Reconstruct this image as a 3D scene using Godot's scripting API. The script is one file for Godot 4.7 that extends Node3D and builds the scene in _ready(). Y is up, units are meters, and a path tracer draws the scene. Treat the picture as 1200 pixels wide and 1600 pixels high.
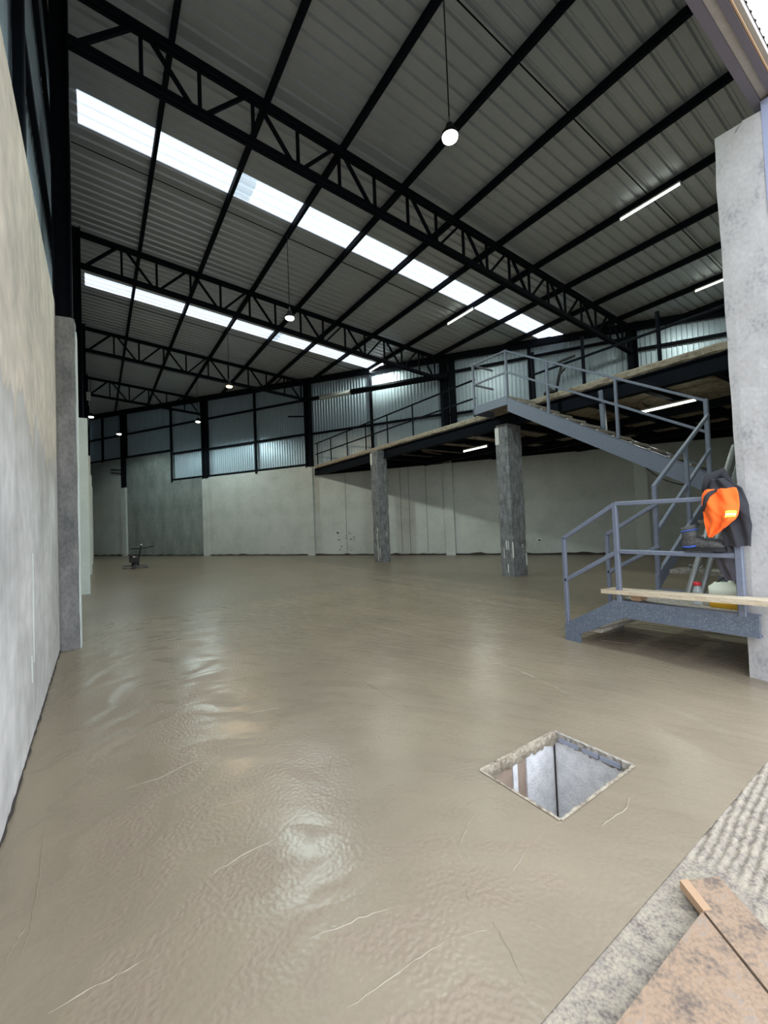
extends Node3D
# A warehouse shell under construction: wet concrete floor, slanted back wall, mono-pitch roof on trusses, mezzanine and stair.
# World: x along the trusses, -z into the hall along the left wall, metres.

const ROOF_A := 9.55
const ROOF_S := 0.0735
const WALL_P := Vector3(15.95, 0, -7.1)
const TRUSS_Z := [-7.1, -13.06, -19.02, -24.98]
const LEFT_X := -0.41
const FRONT_Z := -0.845
const PIT := [1.885, 2.63, -1.83, -1.30]

var M := {}
var used := {}
var rng := RandomNumberGenerator.new()

func _ready():
	rng.seed = 7
	setup_camera()
	setup_light()
	make_materials()
	build_floor()
	build_yard()
	build_left_wall()
	build_right_wall()
	build_roof()
	build_front()
	build_trusses()
	build_columns()
	build_mezzanine()
	build_stair()
	build_lamps()
	build_clutter()

# ------------------------------------------------------------------ camera and light
func setup_camera():
	var yaw := 0.60169
	var pit := 0.031178
	var rol := -0.040089
	var f := Vector3(sin(yaw) * cos(pit), sin(pit), -cos(yaw) * cos(pit))
	var r := Vector3(cos(yaw), 0, sin(yaw))
	var u := r.cross(f)
	var r2 := r * cos(rol) + u * sin(rol)
	var u2 := u * cos(rol) - r * sin(rol)
	var cam := Camera3D.new()
	cam.name = "camera"
	cam.transform = Transform3D(Basis(r2, u2, -f), Vector3(0, 1.5, 0))
	cam.fov = rad_to_deg(2.0 * atan(800.0 / 656.35))
	cam.near = 0.05
	cam.far = 300.0
	add_child(cam)
	cam.current = true

func setup_light():
	var we := WorldEnvironment.new()
	we.name = "environment"
	var e := Environment.new()
	e.background_mode = Environment.BG_SKY
	var sky := Sky.new()
	var sm := ProceduralSkyMaterial.new()      # even overcast
	sm.sky_top_color = Color(0.90, 0.94, 1.0)
	sm.sky_horizon_color = Color(0.95, 0.97, 1.0)
	sm.ground_bottom_color = Color(0.5, 0.5, 0.5)
	sm.ground_horizon_color = Color(0.7, 0.7, 0.7)
	sm.sun_angle_max = 1.0
	sky.sky_material = sm
	e.sky = sky
	e.background_energy_multiplier = 4.6
	e.tonemap_mode = Environment.TONE_MAPPER_LINEAR
	e.tonemap_exposure = 1.0
	e.sdfgi_enabled = true
	e.ssao_enabled = true
	e.ssil_enabled = true
	we.environment = e
	add_child(we)

# ------------------------------------------------------------------ naming helpers
func numbered(called: String) -> String:
	if not used.has(called):
		used[called] = 0
		return called
	used[called] += 1
	return "%s_%03d" % [called, used[called]]

func tag(o, label, category, group = "", kind = ""):
	if label != "": o.set_meta("label", label)
	if category != "": o.set_meta("category", category)
	if group != "": o.set_meta("group", group)
	if kind != "": o.set_meta("kind", kind)
	return o

func thing(called, label, category, at = Vector3.ZERO, group = "") -> Node3D:
	var o := Node3D.new()
	o.name = numbered(called)
	add_child(o)
	o.position = at
	tag(o, label, category, group)
	return o

func setting(called, label, at = Vector3.ZERO, basis = Basis()) -> Node3D:
	var o := Node3D.new()
	o.name = called
	add_child(o)
	o.transform = Transform3D(basis, at)
	tag(o, label, called.get_slice("_", 0), "", "structure")
	return o

func part(called, st: SurfaceTool, mat, parent, smooth := false) -> MeshInstance3D:
	if st.get_meta("own", false) == false:
		st.generate_normals()
	var o := MeshInstance3D.new()
	o.mesh = st.commit()
	o.name = called if parent != self else numbered(called)
	o.material_override = mat
	o.cast_shadow = GeometryInstance3D.SHADOW_CASTING_SETTING_ON
	parent.add_child(o, true)
	return o

func copy_part(src: MeshInstance3D, called, parent, xf: Transform3D) -> MeshInstance3D:
	var o := MeshInstance3D.new()
	o.mesh = src.mesh
	o.name = called
	o.material_override = src.material_override
	o.transform = xf
	parent.add_child(o, true)
	return o

# ------------------------------------------------------------------ mesh helpers
func mb(smooth := false) -> SurfaceTool:
	var st := SurfaceTool.new()
	st.begin(Mesh.PRIMITIVE_TRIANGLES)
	st.set_smooth_group(0 if smooth else -1)
	return st

func tri(st, a, b, c):
	st.add_vertex(a); st.add_vertex(b); st.add_vertex(c)

func quad(st, a, b, c, d):
	tri(st, a, b, c); tri(st, a, c, d)

func hexa(st, p):   # eight corners: bottom 0-3, top 4-7, both counter-clockwise from above
	quad(st, p[0], p[1], p[2], p[3])
	quad(st, p[7], p[6], p[5], p[4])
	for i in 4:
		var j := (i + 1) % 4
		quad(st, p[i], p[i + 4], p[j + 4], p[j])

func bx(st, lo: Vector3, hi: Vector3):
	hexa(st, [Vector3(lo.x, lo.y, hi.z), Vector3(hi.x, lo.y, hi.z), Vector3(hi.x, lo.y, lo.z), Vector3(lo.x, lo.y, lo.z),
		Vector3(lo.x, hi.y, hi.z), Vector3(hi.x, hi.y, hi.z), Vector3(hi.x, hi.y, lo.z), Vector3(lo.x, hi.y, lo.z)])

# bar of section w (sideways) by h (along up) from a to b
func beam(st, a: Vector3, b: Vector3, w: float, h: float, up := Vector3.UP):
	var d := (b - a).normalized()
	if absf(d.dot(up)) > 0.98: up = Vector3.RIGHT
	var s := d.cross(up).normalized() * w * 0.5
	var u := s.cross(d).normalized() * h * 0.5
	hexa(st, [a - s - u, a + s - u, b + s - u, b - s - u, a - s + u, a + s + u, b + s + u, b - s + u])

# square hollow bar with chamfered long edges
func bar(st, a: Vector3, b: Vector3, w: float, h: float, up := Vector3.UP):
	var d := (b - a).normalized()
	if absf(d.dot(up)) > 0.98: up = Vector3.RIGHT
	var s := d.cross(up).normalized()
	var u := s.cross(d).normalized()
	var c := minf(w, h) * 0.14
	var ring := []
	for q in [[-1, -1, 1, 0], [1, -1, -1, 0], [1, -1, 0, 1], [1, 1, 0, -1], [1, 1, -1, 0], [-1, 1, 1, 0], [-1, 1, 0, -1], [-1, -1, 0, 1]]:
		ring.append(s * (q[0] * w * 0.5 + q[2] * c) + u * (q[1] * h * 0.5 + q[3] * c))
	for i in 8:
		var j := (i + 1) % 8
		quad(st, a + ring[i], a + ring[j], b + ring[j], b + ring[i])
	for i in range(1, 7):
		tri(st, a + ring[0], a + ring[i + 1], a + ring[i])
		tri(st, b + ring[0], b + ring[i], b + ring[i + 1])

func ibeam(st, a: Vector3, b: Vector3, w: float, h: float, t := 0.02, up := Vector3.UP):
	var d := (b - a).normalized()
	if absf(d.dot(up)) > 0.98: up = Vector3.RIGHT
	var s := d.cross(up).normalized()
	var u := s.cross(d).normalized()
	beam(st, a + u * (h - t) * 0.5, b + u * (h - t) * 0.5, w, t, up)
	beam(st, a - u * (h - t) * 0.5, b - u * (h - t) * 0.5, w, t, up)
	beam(st, a, b, t, h - 2 * t, up)

func tube(st, pts: Array, r, sides := 8, cap := true):
	var rings := []
	var n := pts.size()
	var ref := Vector3.UP
	for i in n:
		var d: Vector3 = (pts[mini(i + 1, n - 1)] - pts[maxi(i - 1, 0)]).normalized()
		if absf(d.dot(ref)) > 0.97: ref = Vector3(0.3, 0.1, 1).normalized()
		var s := d.cross(ref).normalized()
		var u := s.cross(d).normalized()
		var rr: float = r[i] if r is Array else r
		var ring := []
		for k in sides:
			var a := TAU * k / sides
			ring.append(pts[i] + (s * cos(a) + u * sin(a)) * rr)
		rings.append(ring)
	for i in n - 1:
		for k in sides:
			var j := (k + 1) % sides
			quad(st, rings[i][k], rings[i][j], rings[i + 1][j], rings[i + 1][k])
	if cap:
		for k in range(1, sides - 1):
			tri(st, rings[0][0], rings[0][k + 1], rings[0][k])
			tri(st, rings[n - 1][0], rings[n - 1][k], rings[n - 1][k + 1])

func loft(st, rings: Array, cap := true):
	var m: int = rings[0].size()
	for i in rings.size() - 1:
		for k in m:
			var j := (k + 1) % m
			quad(st, rings[i][k], rings[i][j], rings[i + 1][j], rings[i + 1][k])
	if cap:
		for k in range(1, m - 1):
			tri(st, rings[0][0], rings[0][k + 1], rings[0][k])
			tri(st, rings[-1][0], rings[-1][k], rings[-1][k + 1])

# lathe about y: profile of [radius, height]
func lathe(st, at: Vector3, prof: Array, sides := 24):
	for i in prof.size() - 1:
		for k in sides:
			var a := TAU * k / sides
			var b := TAU * (k + 1) / sides
			var p0 = at + Vector3(cos(a) * prof[i][0], prof[i][1], sin(a) * prof[i][0])
			var p1 = at + Vector3(cos(b) * prof[i][0], prof[i][1], sin(b) * prof[i][0])
			var p2 = at + Vector3(cos(b) * prof[i + 1][0], prof[i + 1][1], sin(b) * prof[i + 1][0])
			var p3 = at + Vector3(cos(a) * prof[i + 1][0], prof[i + 1][1], sin(a) * prof[i + 1][0])
			quad(st, p0, p1, p2, p3)

# extruded polygon in the (a, b) axes, from offset 0 to depth along c
func prism(st, poly: Array, o: Vector3, a: Vector3, b: Vector3, c: Vector3):
	var pts := PackedVector2Array()
	for p in poly: pts.append(Vector2(p[0], p[1]))
	var idx := Geometry2D.triangulate_polygon(pts)
	for i in range(0, idx.size(), 3):
		var q := []
		for k in 3: q.append(o + a * pts[idx[i + k]].x + b * pts[idx[i + k]].y)
		tri(st, q[0], q[1], q[2])
		tri(st, q[0] + c, q[2] + c, q[1] + c)
	for i in pts.size():
		var j := (i + 1) % pts.size()
		var p := o + a * pts[i].x + b * pts[i].y
		var r := o + a * pts[j].x + b * pts[j].y
		quad(st, p, r, r + c, p + c)

# ribbed sheet: ribs along v, repeating along u; lo and hi give v at any u
func ribbed(st, u0: float, u1: float, pitch: float, depth: float, to: Callable, lo: Callable, hi: Callable, rib := 0.42):
	var us := []
	var k := floori(u0 / pitch) - 1
	while k * pitch < u1 + pitch:
		for q in [[0.0, 0.0], [1.0 - rib, 0.0], [1.0 - rib * 0.72, 1.0], [1.0 - rib * 0.28, 1.0]]:
			us.append([(k + q[0]) * pitch, q[1] * depth])
		k += 1
	var run := []
	for i in us.size() - 1:
		var a = us[i]; var b = us[i + 1]
		if b[0] <= u0 or a[0] >= u1: continue
		if run.is_empty():
			var t: float = clampf((u0 - a[0]) / (b[0] - a[0]), 0, 1)
			run.append([maxf(u0, a[0]), lerpf(a[1], b[1], t)])
		var t2: float = clampf((u1 - a[0]) / (b[0] - a[0]), 0, 1)
		run.append([minf(u1, b[0]), lerpf(a[1], b[1], t2)])
	for i in run.size() - 1:
		var a = run[i]; var b = run[i + 1]
		quad(st, to.call(a[0], lo.call(a[0]), a[1]), to.call(b[0], lo.call(b[0]), b[1]), to.call(b[0], hi.call(b[0]), b[1]), to.call(a[0], hi.call(a[0]), a[1]))

# ------------------------------------------------------------------ geometry of the place
func floor_y(x: float, z: float) -> float:
	return -0.02 + 0.0076 * -z + 0.0045 * x

func wall_x(z: float) -> float:
	return WALL_P.x + 0.604 * (z - WALL_P.z)

func wall_z(x: float) -> float:
	return WALL_P.z + (x - WALL_P.x) / 0.604

func roof_y(x: float) -> float:
	return ROOF_A - ROOF_S * x

func mezz_y(z: float) -> float:
	return 4.38 + 0.0085 * -z

func eye_ray(px: float, py: float) -> Vector3:
	var cam: Camera3D = get_node("camera")
	var b := cam.transform.basis
	return (-b.z + b.x * ((px - 600.0) / 656.35) - b.y * ((py - 800.0) / 656.35)).normalized()

func on_floor(px: float, py: float) -> Vector3:
	var d := eye_ray(px, py)
	var o := Vector3(0, 1.5, 0)
	# plane: y + 0.0076 z - 0.0045 x = -0.02
	var n := Vector3(-0.0045, 1, 0.0076)
	return o + d * ((-0.02 - n.dot(o)) / n.dot(d))

# ------------------------------------------------------------------ materials
func noise_bytes(sx: int, sy: int, freq: float, seed_: int, oct := 4, kind := FastNoiseLite.TYPE_SIMPLEX_SMOOTH) -> PackedByteArray:
	var n := FastNoiseLite.new()
	n.seed = seed_
	n.noise_type = kind
	n.frequency = freq
	n.fractal_octaves = oct
	var im := n.get_seamless_image(sx, sy)
	im.convert(Image.FORMAT_L8)
	return im.get_data()

func tex_from(sx: int, sy: int, data: PackedByteArray, fmt) -> ImageTexture:
	var im := Image.create_from_data(sx, sy, false, fmt, data)
	return ImageTexture.create_from_image(im)

# colour from two layered noises through a list of colours
func colour_tex(s: int, stops: Array, f1: float, f2: float, w2: float, seed_: int, contrast := 1.0, sy := 0) -> ImageTexture:
	if sy == 0: sy = s
	var a := noise_bytes(s, sy, f1, seed_)
	var b := noise_bytes(s, sy, f2, seed_ + 11, 5)
	var lut := []
	for i in 256:
		var t := i / 255.0 * (stops.size() - 1)
		var k := mini(int(t), stops.size() - 2)
		var c: Color = stops[k].lerp(stops[k + 1], t - k)
		lut.append([int(c.r * 255), int(c.g * 255), int(c.b * 255)])
	var out := PackedByteArray()
	out.resize(s * sy * 3)
	for i in s * sy:
		var v := (a[i] * (1.0 - w2) + b[i] * w2 - 127.5) * contrast + 127.5
		var q = lut[clampi(int(v), 0, 255)]
		out[i * 3] = q[0]; out[i * 3 + 1] = q[1]; out[i * 3 + 2] = q[2]
	return tex_from(s, sy, out, Image.FORMAT_RGB8)

func height_tex(s: int, f1: float, f2: float, w2: float, seed_: int) -> ImageTexture:
	var a := noise_bytes(s, s, f1, seed_)
	var b := noise_bytes(s, s, f2, seed_ + 5, 5)
	var out := PackedByteArray()
	out.resize(s * s)
	for i in s * s: out[i] = int(a[i] * (1.0 - w2) + b[i] * w2)
	return tex_from(s, s, out, Image.FORMAT_L8)

func plain(c: Color, rough := 0.6, metal := 0.0) -> StandardMaterial3D:
	var m := StandardMaterial3D.new()
	m.albedo_color = c
	m.roughness = rough
	m.metallic = metal
	return m

func surf(tex, scale: Vector3, rough: float, bump = null, bump_cm := 0.3, metal := 0.0, world := true) -> StandardMaterial3D:
	var m := StandardMaterial3D.new()
	m.albedo_texture = tex
	m.uv1_triplanar = true
	m.uv1_world_triplanar = world
	m.uv1_scale = scale
	m.roughness = rough
	m.metallic = metal
	if bump:
		m.heightmap_enabled = true
		m.heightmap_texture = bump
		m.heightmap_scale = bump_cm
	return m

func g(v: float, warm := 0.0) -> Color:
	return Color(v / 255.0 + warm, v / 255.0, v / 255.0 - warm)

func make_materials():
	var grain := height_tex(512, 0.012, 0.06, 0.5, 21)
	M.grain = grain
	# wall plasters and concretes
	M.concrete_left = left_wall_material()
	M.column_dark = surf(colour_tex(512, [g(92), g(118, 0.008), g(138, 0.012)], 0.008, 0.05, 0.4, 31, 1.5), Vector3(0.8, 0.5, 0.8), 0.85, grain, 0.4)
	M.pillar = surf(colour_tex(512, [g(134), g(162, 0.012), g(169, 0.012), g(178, 0.010)], 0.01, 0.07, 0.45, 37, 1.35), Vector3(0.7, 0.5, 0.7), 0.85, grain, 0.5)
	M.plaster = surf(colour_tex(512, [Color8(172, 178, 173), Color8(190, 195, 190), Color8(200, 204, 200)], 0.006, 0.04, 0.35, 41, 1.3), Vector3(0.3, 0.22, 0.3), 0.8, grain, 0.3)
	M.plaster_grey = surf(colour_tex(512, [Color8(104, 112, 108), Color8(132, 140, 137), Color8(154, 160, 156)], 0.006, 0.04, 0.4, 43, 1.5), Vector3(0.5, 0.16, 0.5), 0.8, grain, 0.4)
	M.plaster_white = surf(colour_tex(256, [Color8(196, 204, 198), Color8(212, 218, 212)], 0.01, 0.05, 0.4, 47), Vector3(0.5, 0.5, 0.5), 0.75)
	M.mezz_column = surf(colour_tex(512, [g(66), g(104, -0.004), g(128, -0.004), g(150)], 0.012, 0.06, 0.5, 53, 1.5), Vector3(1.2, 0.45, 1.2), 0.8, grain, 0.6)
	M.white_drip = plain(Color8(205, 205, 198), 0.7)
	M.slab_edge = surf(colour_tex(512, [Color8(92, 78, 64), Color8(150, 138, 120), Color8(178, 166, 146)], 0.015, 0.08, 0.5, 59, 1.6), Vector3(0.7, 0.7, 0.7), 0.9, grain, 1.0)
	M.rough_slab = surf(colour_tex(512, [Color8(96, 86, 80), Color8(132, 122, 110), Color8(152, 142, 124), Color8(164, 154, 132)], 0.012, 0.07, 0.5, 61, 1.7), Vector3(1.7, 1.7, 1.7), 0.9, grain, 0.4)
	M.yard = surf(colour_tex(256, [Color8(150, 144, 132), Color8(176, 170, 156)], 0.02, 0.09, 0.5, 62), Vector3(0.4, 0.4, 0.4), 0.9)
	# steel
	M.steel = surf(colour_tex(256, [Color8(17, 20, 25), Color8(26, 29, 35)], 0.02, 0.08, 0.5, 67), Vector3(1, 1, 1), 0.6)
	M.steel.metallic_specular = 0.12
	M.steel_lean = plain(Color8(70, 73, 80), 0.4, 0.3)
	M.stair = surf(colour_tex(512, [Color8(92, 98, 112), Color8(103, 109, 123), Color8(113, 119, 132)], 0.02, 0.08, 0.5, 71), Vector3(1.5, 1.5, 1.5), 0.5)
	M.stair_splashed = splash_material()
	M.tread = surf(colour_tex(512, [Color8(96, 88, 78), Color8(150, 142, 130), Color8(178, 172, 160)], 0.02, 0.09, 0.5, 73, 1.5), Vector3(1.6, 1.6, 1.6), 0.9, grain, 0.5)
	M.sheet_wall = surf(colour_tex(256, [Color8(168, 186, 196), Color8(184, 200, 210)], 0.01, 0.05, 0.5, 79), Vector3(0.4, 0.4, 0.4), 0.42, null, 0.0, 0.42)
	M.sheet_roof = surf(colour_tex(256, [Color8(166, 170, 174), Color8(180, 184, 188)], 0.01, 0.05, 0.5, 83), Vector3(0.4, 0.4, 0.4), 0.44, null, 0.0, 0.45)
	M.facade = plain(Color8(226, 228, 232), 0.5)
	M.beam_purple = plain(Color8(96, 90, 98), 0.55)
	M.beam_beige = surf(colour_tex(256, [Color8(150, 142, 134), Color8(172, 164, 154)], 0.02, 0.08, 0.5, 89), Vector3(1, 1, 1), 0.7)
	M.jamb = plain(Color8(146, 152, 176), 0.55)
	M.galv = plain(Color8(150, 152, 152), 0.45, 0.6)
	# translucent roof light
	var p := StandardMaterial3D.new()
	p.albedo_color = Color(0.92, 0.97, 1.0, 0.72)
	p.transparency = BaseMaterial3D.TRANSPARENCY_ALPHA
	p.roughness = 0.25
	p.cull_mode = BaseMaterial3D.CULL_DISABLED
	M.pane = p
	var p2 := p.duplicate()
	p2.albedo_color = Color(0.62, 0.78, 0.78, 0.45)
	M.pane_stain = p2
	p2 = p.duplicate()
	p2.albedo_color = Color(0.75, 0.82, 0.86, 0.3)
	M.pane_rib = p2
	p2 = M.pane_stain
	# lamps
	M.lamp_white = glow(Color(1.0, 1.0, 0.98), 9.0)
	M.lamp_warm = glow(Color(1.0, 0.86, 0.62), 9.0)
	M.tube_glow = glow(Color(0.97, 1.0, 0.96), 5.0)
	M.black = plain(Color8(22, 22, 24), 0.6)
	M.rubber = plain(Color8(30, 30, 32), 0.8)
	M.wood = surf(colour_tex(512, [Color8(166, 146, 120), Color8(198, 182, 156), Color8(212, 200, 178)], 0.02, 0.09, 0.5, 97, 1.4), Vector3(2.2, 2.2, 0.5), 0.8, grain, 0.3)
	M.wood_edge = plain(Color8(168, 136, 106), 0.8)
	M.plywood = surf(colour_tex(512, [Color8(98, 84, 74), Color8(130, 110, 92), Color8(150, 124, 100), Color8(138, 122, 108)], 0.008, 0.06, 0.4, 101, 1.8), Vector3(1.5, 1.5, 1.5), 0.8, grain, 0.3)
	M.orange = cloth(Color8(255, 104, 26))
	M.cloth_black = cloth(Color8(38, 37, 42))
	M.cloth_grey = cloth(Color8(72, 68, 74))
	M.yellow_strip = plain(Color8(232, 232, 60), 0.5)
	M.silver_strip = plain(Color8(196, 198, 196), 0.35)
	M.leather = surf(colour_tex(256, [Color8(40, 40, 42), Color8(70, 69, 68), Color8(120, 116, 110)], 0.02, 0.09, 0.5, 103, 1.5), Vector3(5, 5, 5), 0.6, grain, 0.15)
	M.boot_blue = plain(Color8(52, 84, 170), 0.6)
	M.jug = plain(Color8(214, 220, 200), 0.45)
	M.jug_yellow = plain(Color8(206, 158, 34), 0.45)
	M.red = plain(Color8(188, 30, 48), 0.5)
	M.clear = StandardMaterial3D.new()
	M.clear.albedo_color = Color(0.8, 0.84, 0.86, 0.3)
	M.clear.transparency = BaseMaterial3D.TRANSPARENCY_ALPHA
	M.clear.roughness = 0.08
	M.pit_brown = surf(colour_tex(256, [Color8(138, 118, 102), Color8(164, 144, 126)], 0.02, 0.09, 0.5, 107, 1.3), Vector3(3, 1.2, 3), 0.9, grain, 0.5)
	M.pit_plaster = surf(colour_tex(512, [Color8(186, 184, 184), Color8(212, 210, 208), Color8(226, 224, 220)], 0.012, 0.07, 0.45, 109, 1.4), Vector3(1.4, 1.4, 1.4), 0.85, grain, 0.5)
	M.pit_blue = plain(Color8(134, 138, 150), 0.6)
	M.dark_line = plain(Color8(52, 44, 40), 0.9)
	M.joint = plain(Color8(122, 120, 110), 0.9)
	M.outlet = plain(Color8(208, 208, 204), 0.5)
	M.rusty = surf(colour_tex(256, [Color8(104, 86, 70), Color8(146, 126, 104)], 0.02, 0.08, 0.5, 127, 1.4), Vector3(1, 1, 1), 0.85)

func glow(c: Color, e: float) -> StandardMaterial3D:
	var m := plain(c, 0.4)
	m.emission_enabled = true
	m.emission = c
	m.emission_energy_multiplier = e
	return m

func cloth(c: Color) -> StandardMaterial3D:
	var m := plain(c, 0.85)
	m.rim_enabled = true
	m.rim = 0.25
	m.cull_mode = BaseMaterial3D.CULL_DISABLED
	return m

# raw plaster of the left wall: a ragged tide line at 2.35 m, beige above and blue-grey below, streaked
func left_wall_material() -> StandardMaterial3D:
	var sx := 1024
	var sy := 512
	var n1 := noise_bytes(sx, sy, 0.006, 201, 5)
	var n2 := noise_bytes(sx, sy, 0.04, 202, 5)
	var streak := noise_bytes(sx, 64, 0.03, 203, 4)
	var out := PackedByteArray()
	out.resize(sx * sy * 3)
	var top := Color8(194, 181, 166)
	var low := Color8(188, 184, 182)
	var stain := Color8(150, 142, 134)
	for y in sy:
		var h := 5.0 * (1.0 - float(y) / sy)
		for x in sx:
			var i := y * sx + x
			var a := n1[i] / 255.0
			var b := n2[i] / 255.0
			var sk := streak[(y / 40 % 64) * sx + x] / 255.0
			var line := 2.42 + (sk - 0.5) * 0.5 + (a - 0.5) * 0.5
			var t := clampf((line - h) / 0.05 + (b - 0.5) * 2.0, 0.0, 1.0)
			var c := top.lerp(low, t)
			# the soaked band just under the tide line
			var d := line - h
			if d > 0.0:
				c = c.lerp(stain, clampf(1.0 - d / (0.35 + 0.5 * sk), 0, 1) * (0.35 + 0.65 * b) * 0.8)
			var k := 1.0 + (a - 0.5) * 0.22 + (b - 0.5) * 0.16 + (sk - 0.5) * 0.10
			out[i * 3] = clampi(int(c.r * k * 255), 0, 255)
			out[i * 3 + 1] = clampi(int(c.g * k * 255), 0, 255)
			out[i * 3 + 2] = clampi(int(c.b * k * 255), 0, 255)
	var m := StandardMaterial3D.new()
	m.albedo_texture = tex_from(sx, sy, out, Image.FORMAT_RGB8)
	m.roughness = 0.85
	m.heightmap_enabled = true
	m.heightmap_texture = M.grain
	m.heightmap_scale = 0.15
	return m

# blue-grey paint with cement splashes
func splash_material() -> StandardMaterial3D:
	var s := 512
	var a := noise_bytes(s, s, 0.02, 301)
	var b := noise_bytes(s, s, 0.055, 302, 3)
	var c := noise_bytes(s, s, 0.11, 303, 2)
	var out := PackedByteArray()
	out.resize(s * s * 3)
	for i in s * s:
		var p := Color8(80, 89, 102).lerp(Color8(95, 104, 116), a[i] / 255.0)
		var t := clampf((b[i] * 0.55 + c[i] * 0.45 - 174.0) / 16.0, 0, 1)
		p = p.lerp(Color8(168, 168, 168), t * 0.75)
		out[i * 3] = int(p.r * 255); out[i * 3 + 1] = int(p.g * 255); out[i * 3 + 2] = int(p.b * 255)
	return surf(tex_from(s, s, out, Image.FORMAT_RGB8), Vector3(1.4, 1.4, 1.4), 0.55)

# ------------------------------------------------------------------ floor
const FN := [-0.41, 6.59, -8.445, -0.845]     # near field, where trowel marks show

func near_floor_material() -> StandardMaterial3D:
	var sx := 1400
	var sy := 1520
	var fine := noise_bytes(1024, 1024, 0.17, 401, 3)
	var mid := noise_bytes(1024, 1024, 0.012, 402, 4)
	var big := noise_bytes(512, 512, 0.008, 403, 4)
	var hgt := PackedByteArray()
	hgt.resize(sx * sy)
	var col := PackedByteArray()
	col.resize(sx * sy * 3)
	var rgh := PackedByteArray()
	rgh.resize(sx * sy)
	for y in sy:
		var z := -8.445 + 0.005 * (y + 0.5)
		var fade := clampf((z + 8.2) / 1.5, 0, 1)
		for x in sx:
			var wx := -0.41 + 0.005 * (x + 0.5)
			var f := fine[(y & 1023) * 1024 + (x & 1023)] / 255.0
			var bg := big[((y >> 1) & 511) * 512 + ((x >> 1) & 511)] / 255.0
			# hand-trowel swaths: arcs stacked along -z on the left, not yet closed up
			var dx := wx - 0.55 + (bg - 0.5) * 0.3
			var ph := (z - (1.1 if dx < 0 else 0.45) * dx * dx + (bg - 0.5) * 0.5) / 0.53
			var fr := ph - floorf(ph)
			var m := mid[(int(ph * 160.0 + 4000.0) & 1023) * 1024 + (int(wx * 130.0 + 400.0) & 1023)] / 255.0
			var side := clampf((1.45 - wx + (bg - 0.5) * 0.9 + (fr - 0.5) * 0.5) / 0.22, 0, 1) * clampf((wx + 0.25) / 0.3, 0, 1) * fade
			var rough := side * clampf((m - 0.36 + (0.5 - fr) * 0.35) / 0.35, 0, 1)
			var lip := side * maxf(0.0, 1.0 - fr / 0.07)
			hgt[y * sx + x] = int(clampf(100 + (f - 0.5) * (55.0 + 165.0 * rough) + (m - 0.5) * (8.0 + 30.0 * side) + lip * 26.0, 0, 255))
			var k := 1.0 + (bg - 0.5) * 0.10 + (m - 0.5) * 0.06 + (f - 0.5) * 0.04
			var i := (y * sx + x) * 3
			col[i] = int(clampf(lerpf(133, 130, rough) * k, 0, 255))
			col[i + 1] = int(clampf(lerpf(120, 115.5, rough) * k, 0, 255))
			col[i + 2] = int(clampf(lerpf(102, 99, rough) * k, 0, 255))
			rgh[y * sx + x] = int(clampf(255 * (lerpf(0.28, 0.40, rough) + (m - 0.5) * 0.06), 0, 255))
	var mt := StandardMaterial3D.new()
	mt.albedo_texture = tex_from(sx, sy, col, Image.FORMAT_RGB8)
	mt.roughness_texture = tex_from(sx, sy, rgh, Image.FORMAT_L8)
	mt.roughness_texture_channel = BaseMaterial3D.TEXTURE_CHANNEL_RED
	mt.roughness = 1.0
	mt.metallic_specular = 0.36
	mt.heightmap_enabled = true
	mt.heightmap_texture = tex_from(sx, sy, hgt, Image.FORMAT_L8)
	mt.heightmap_scale = 0.45
	return mt

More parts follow.
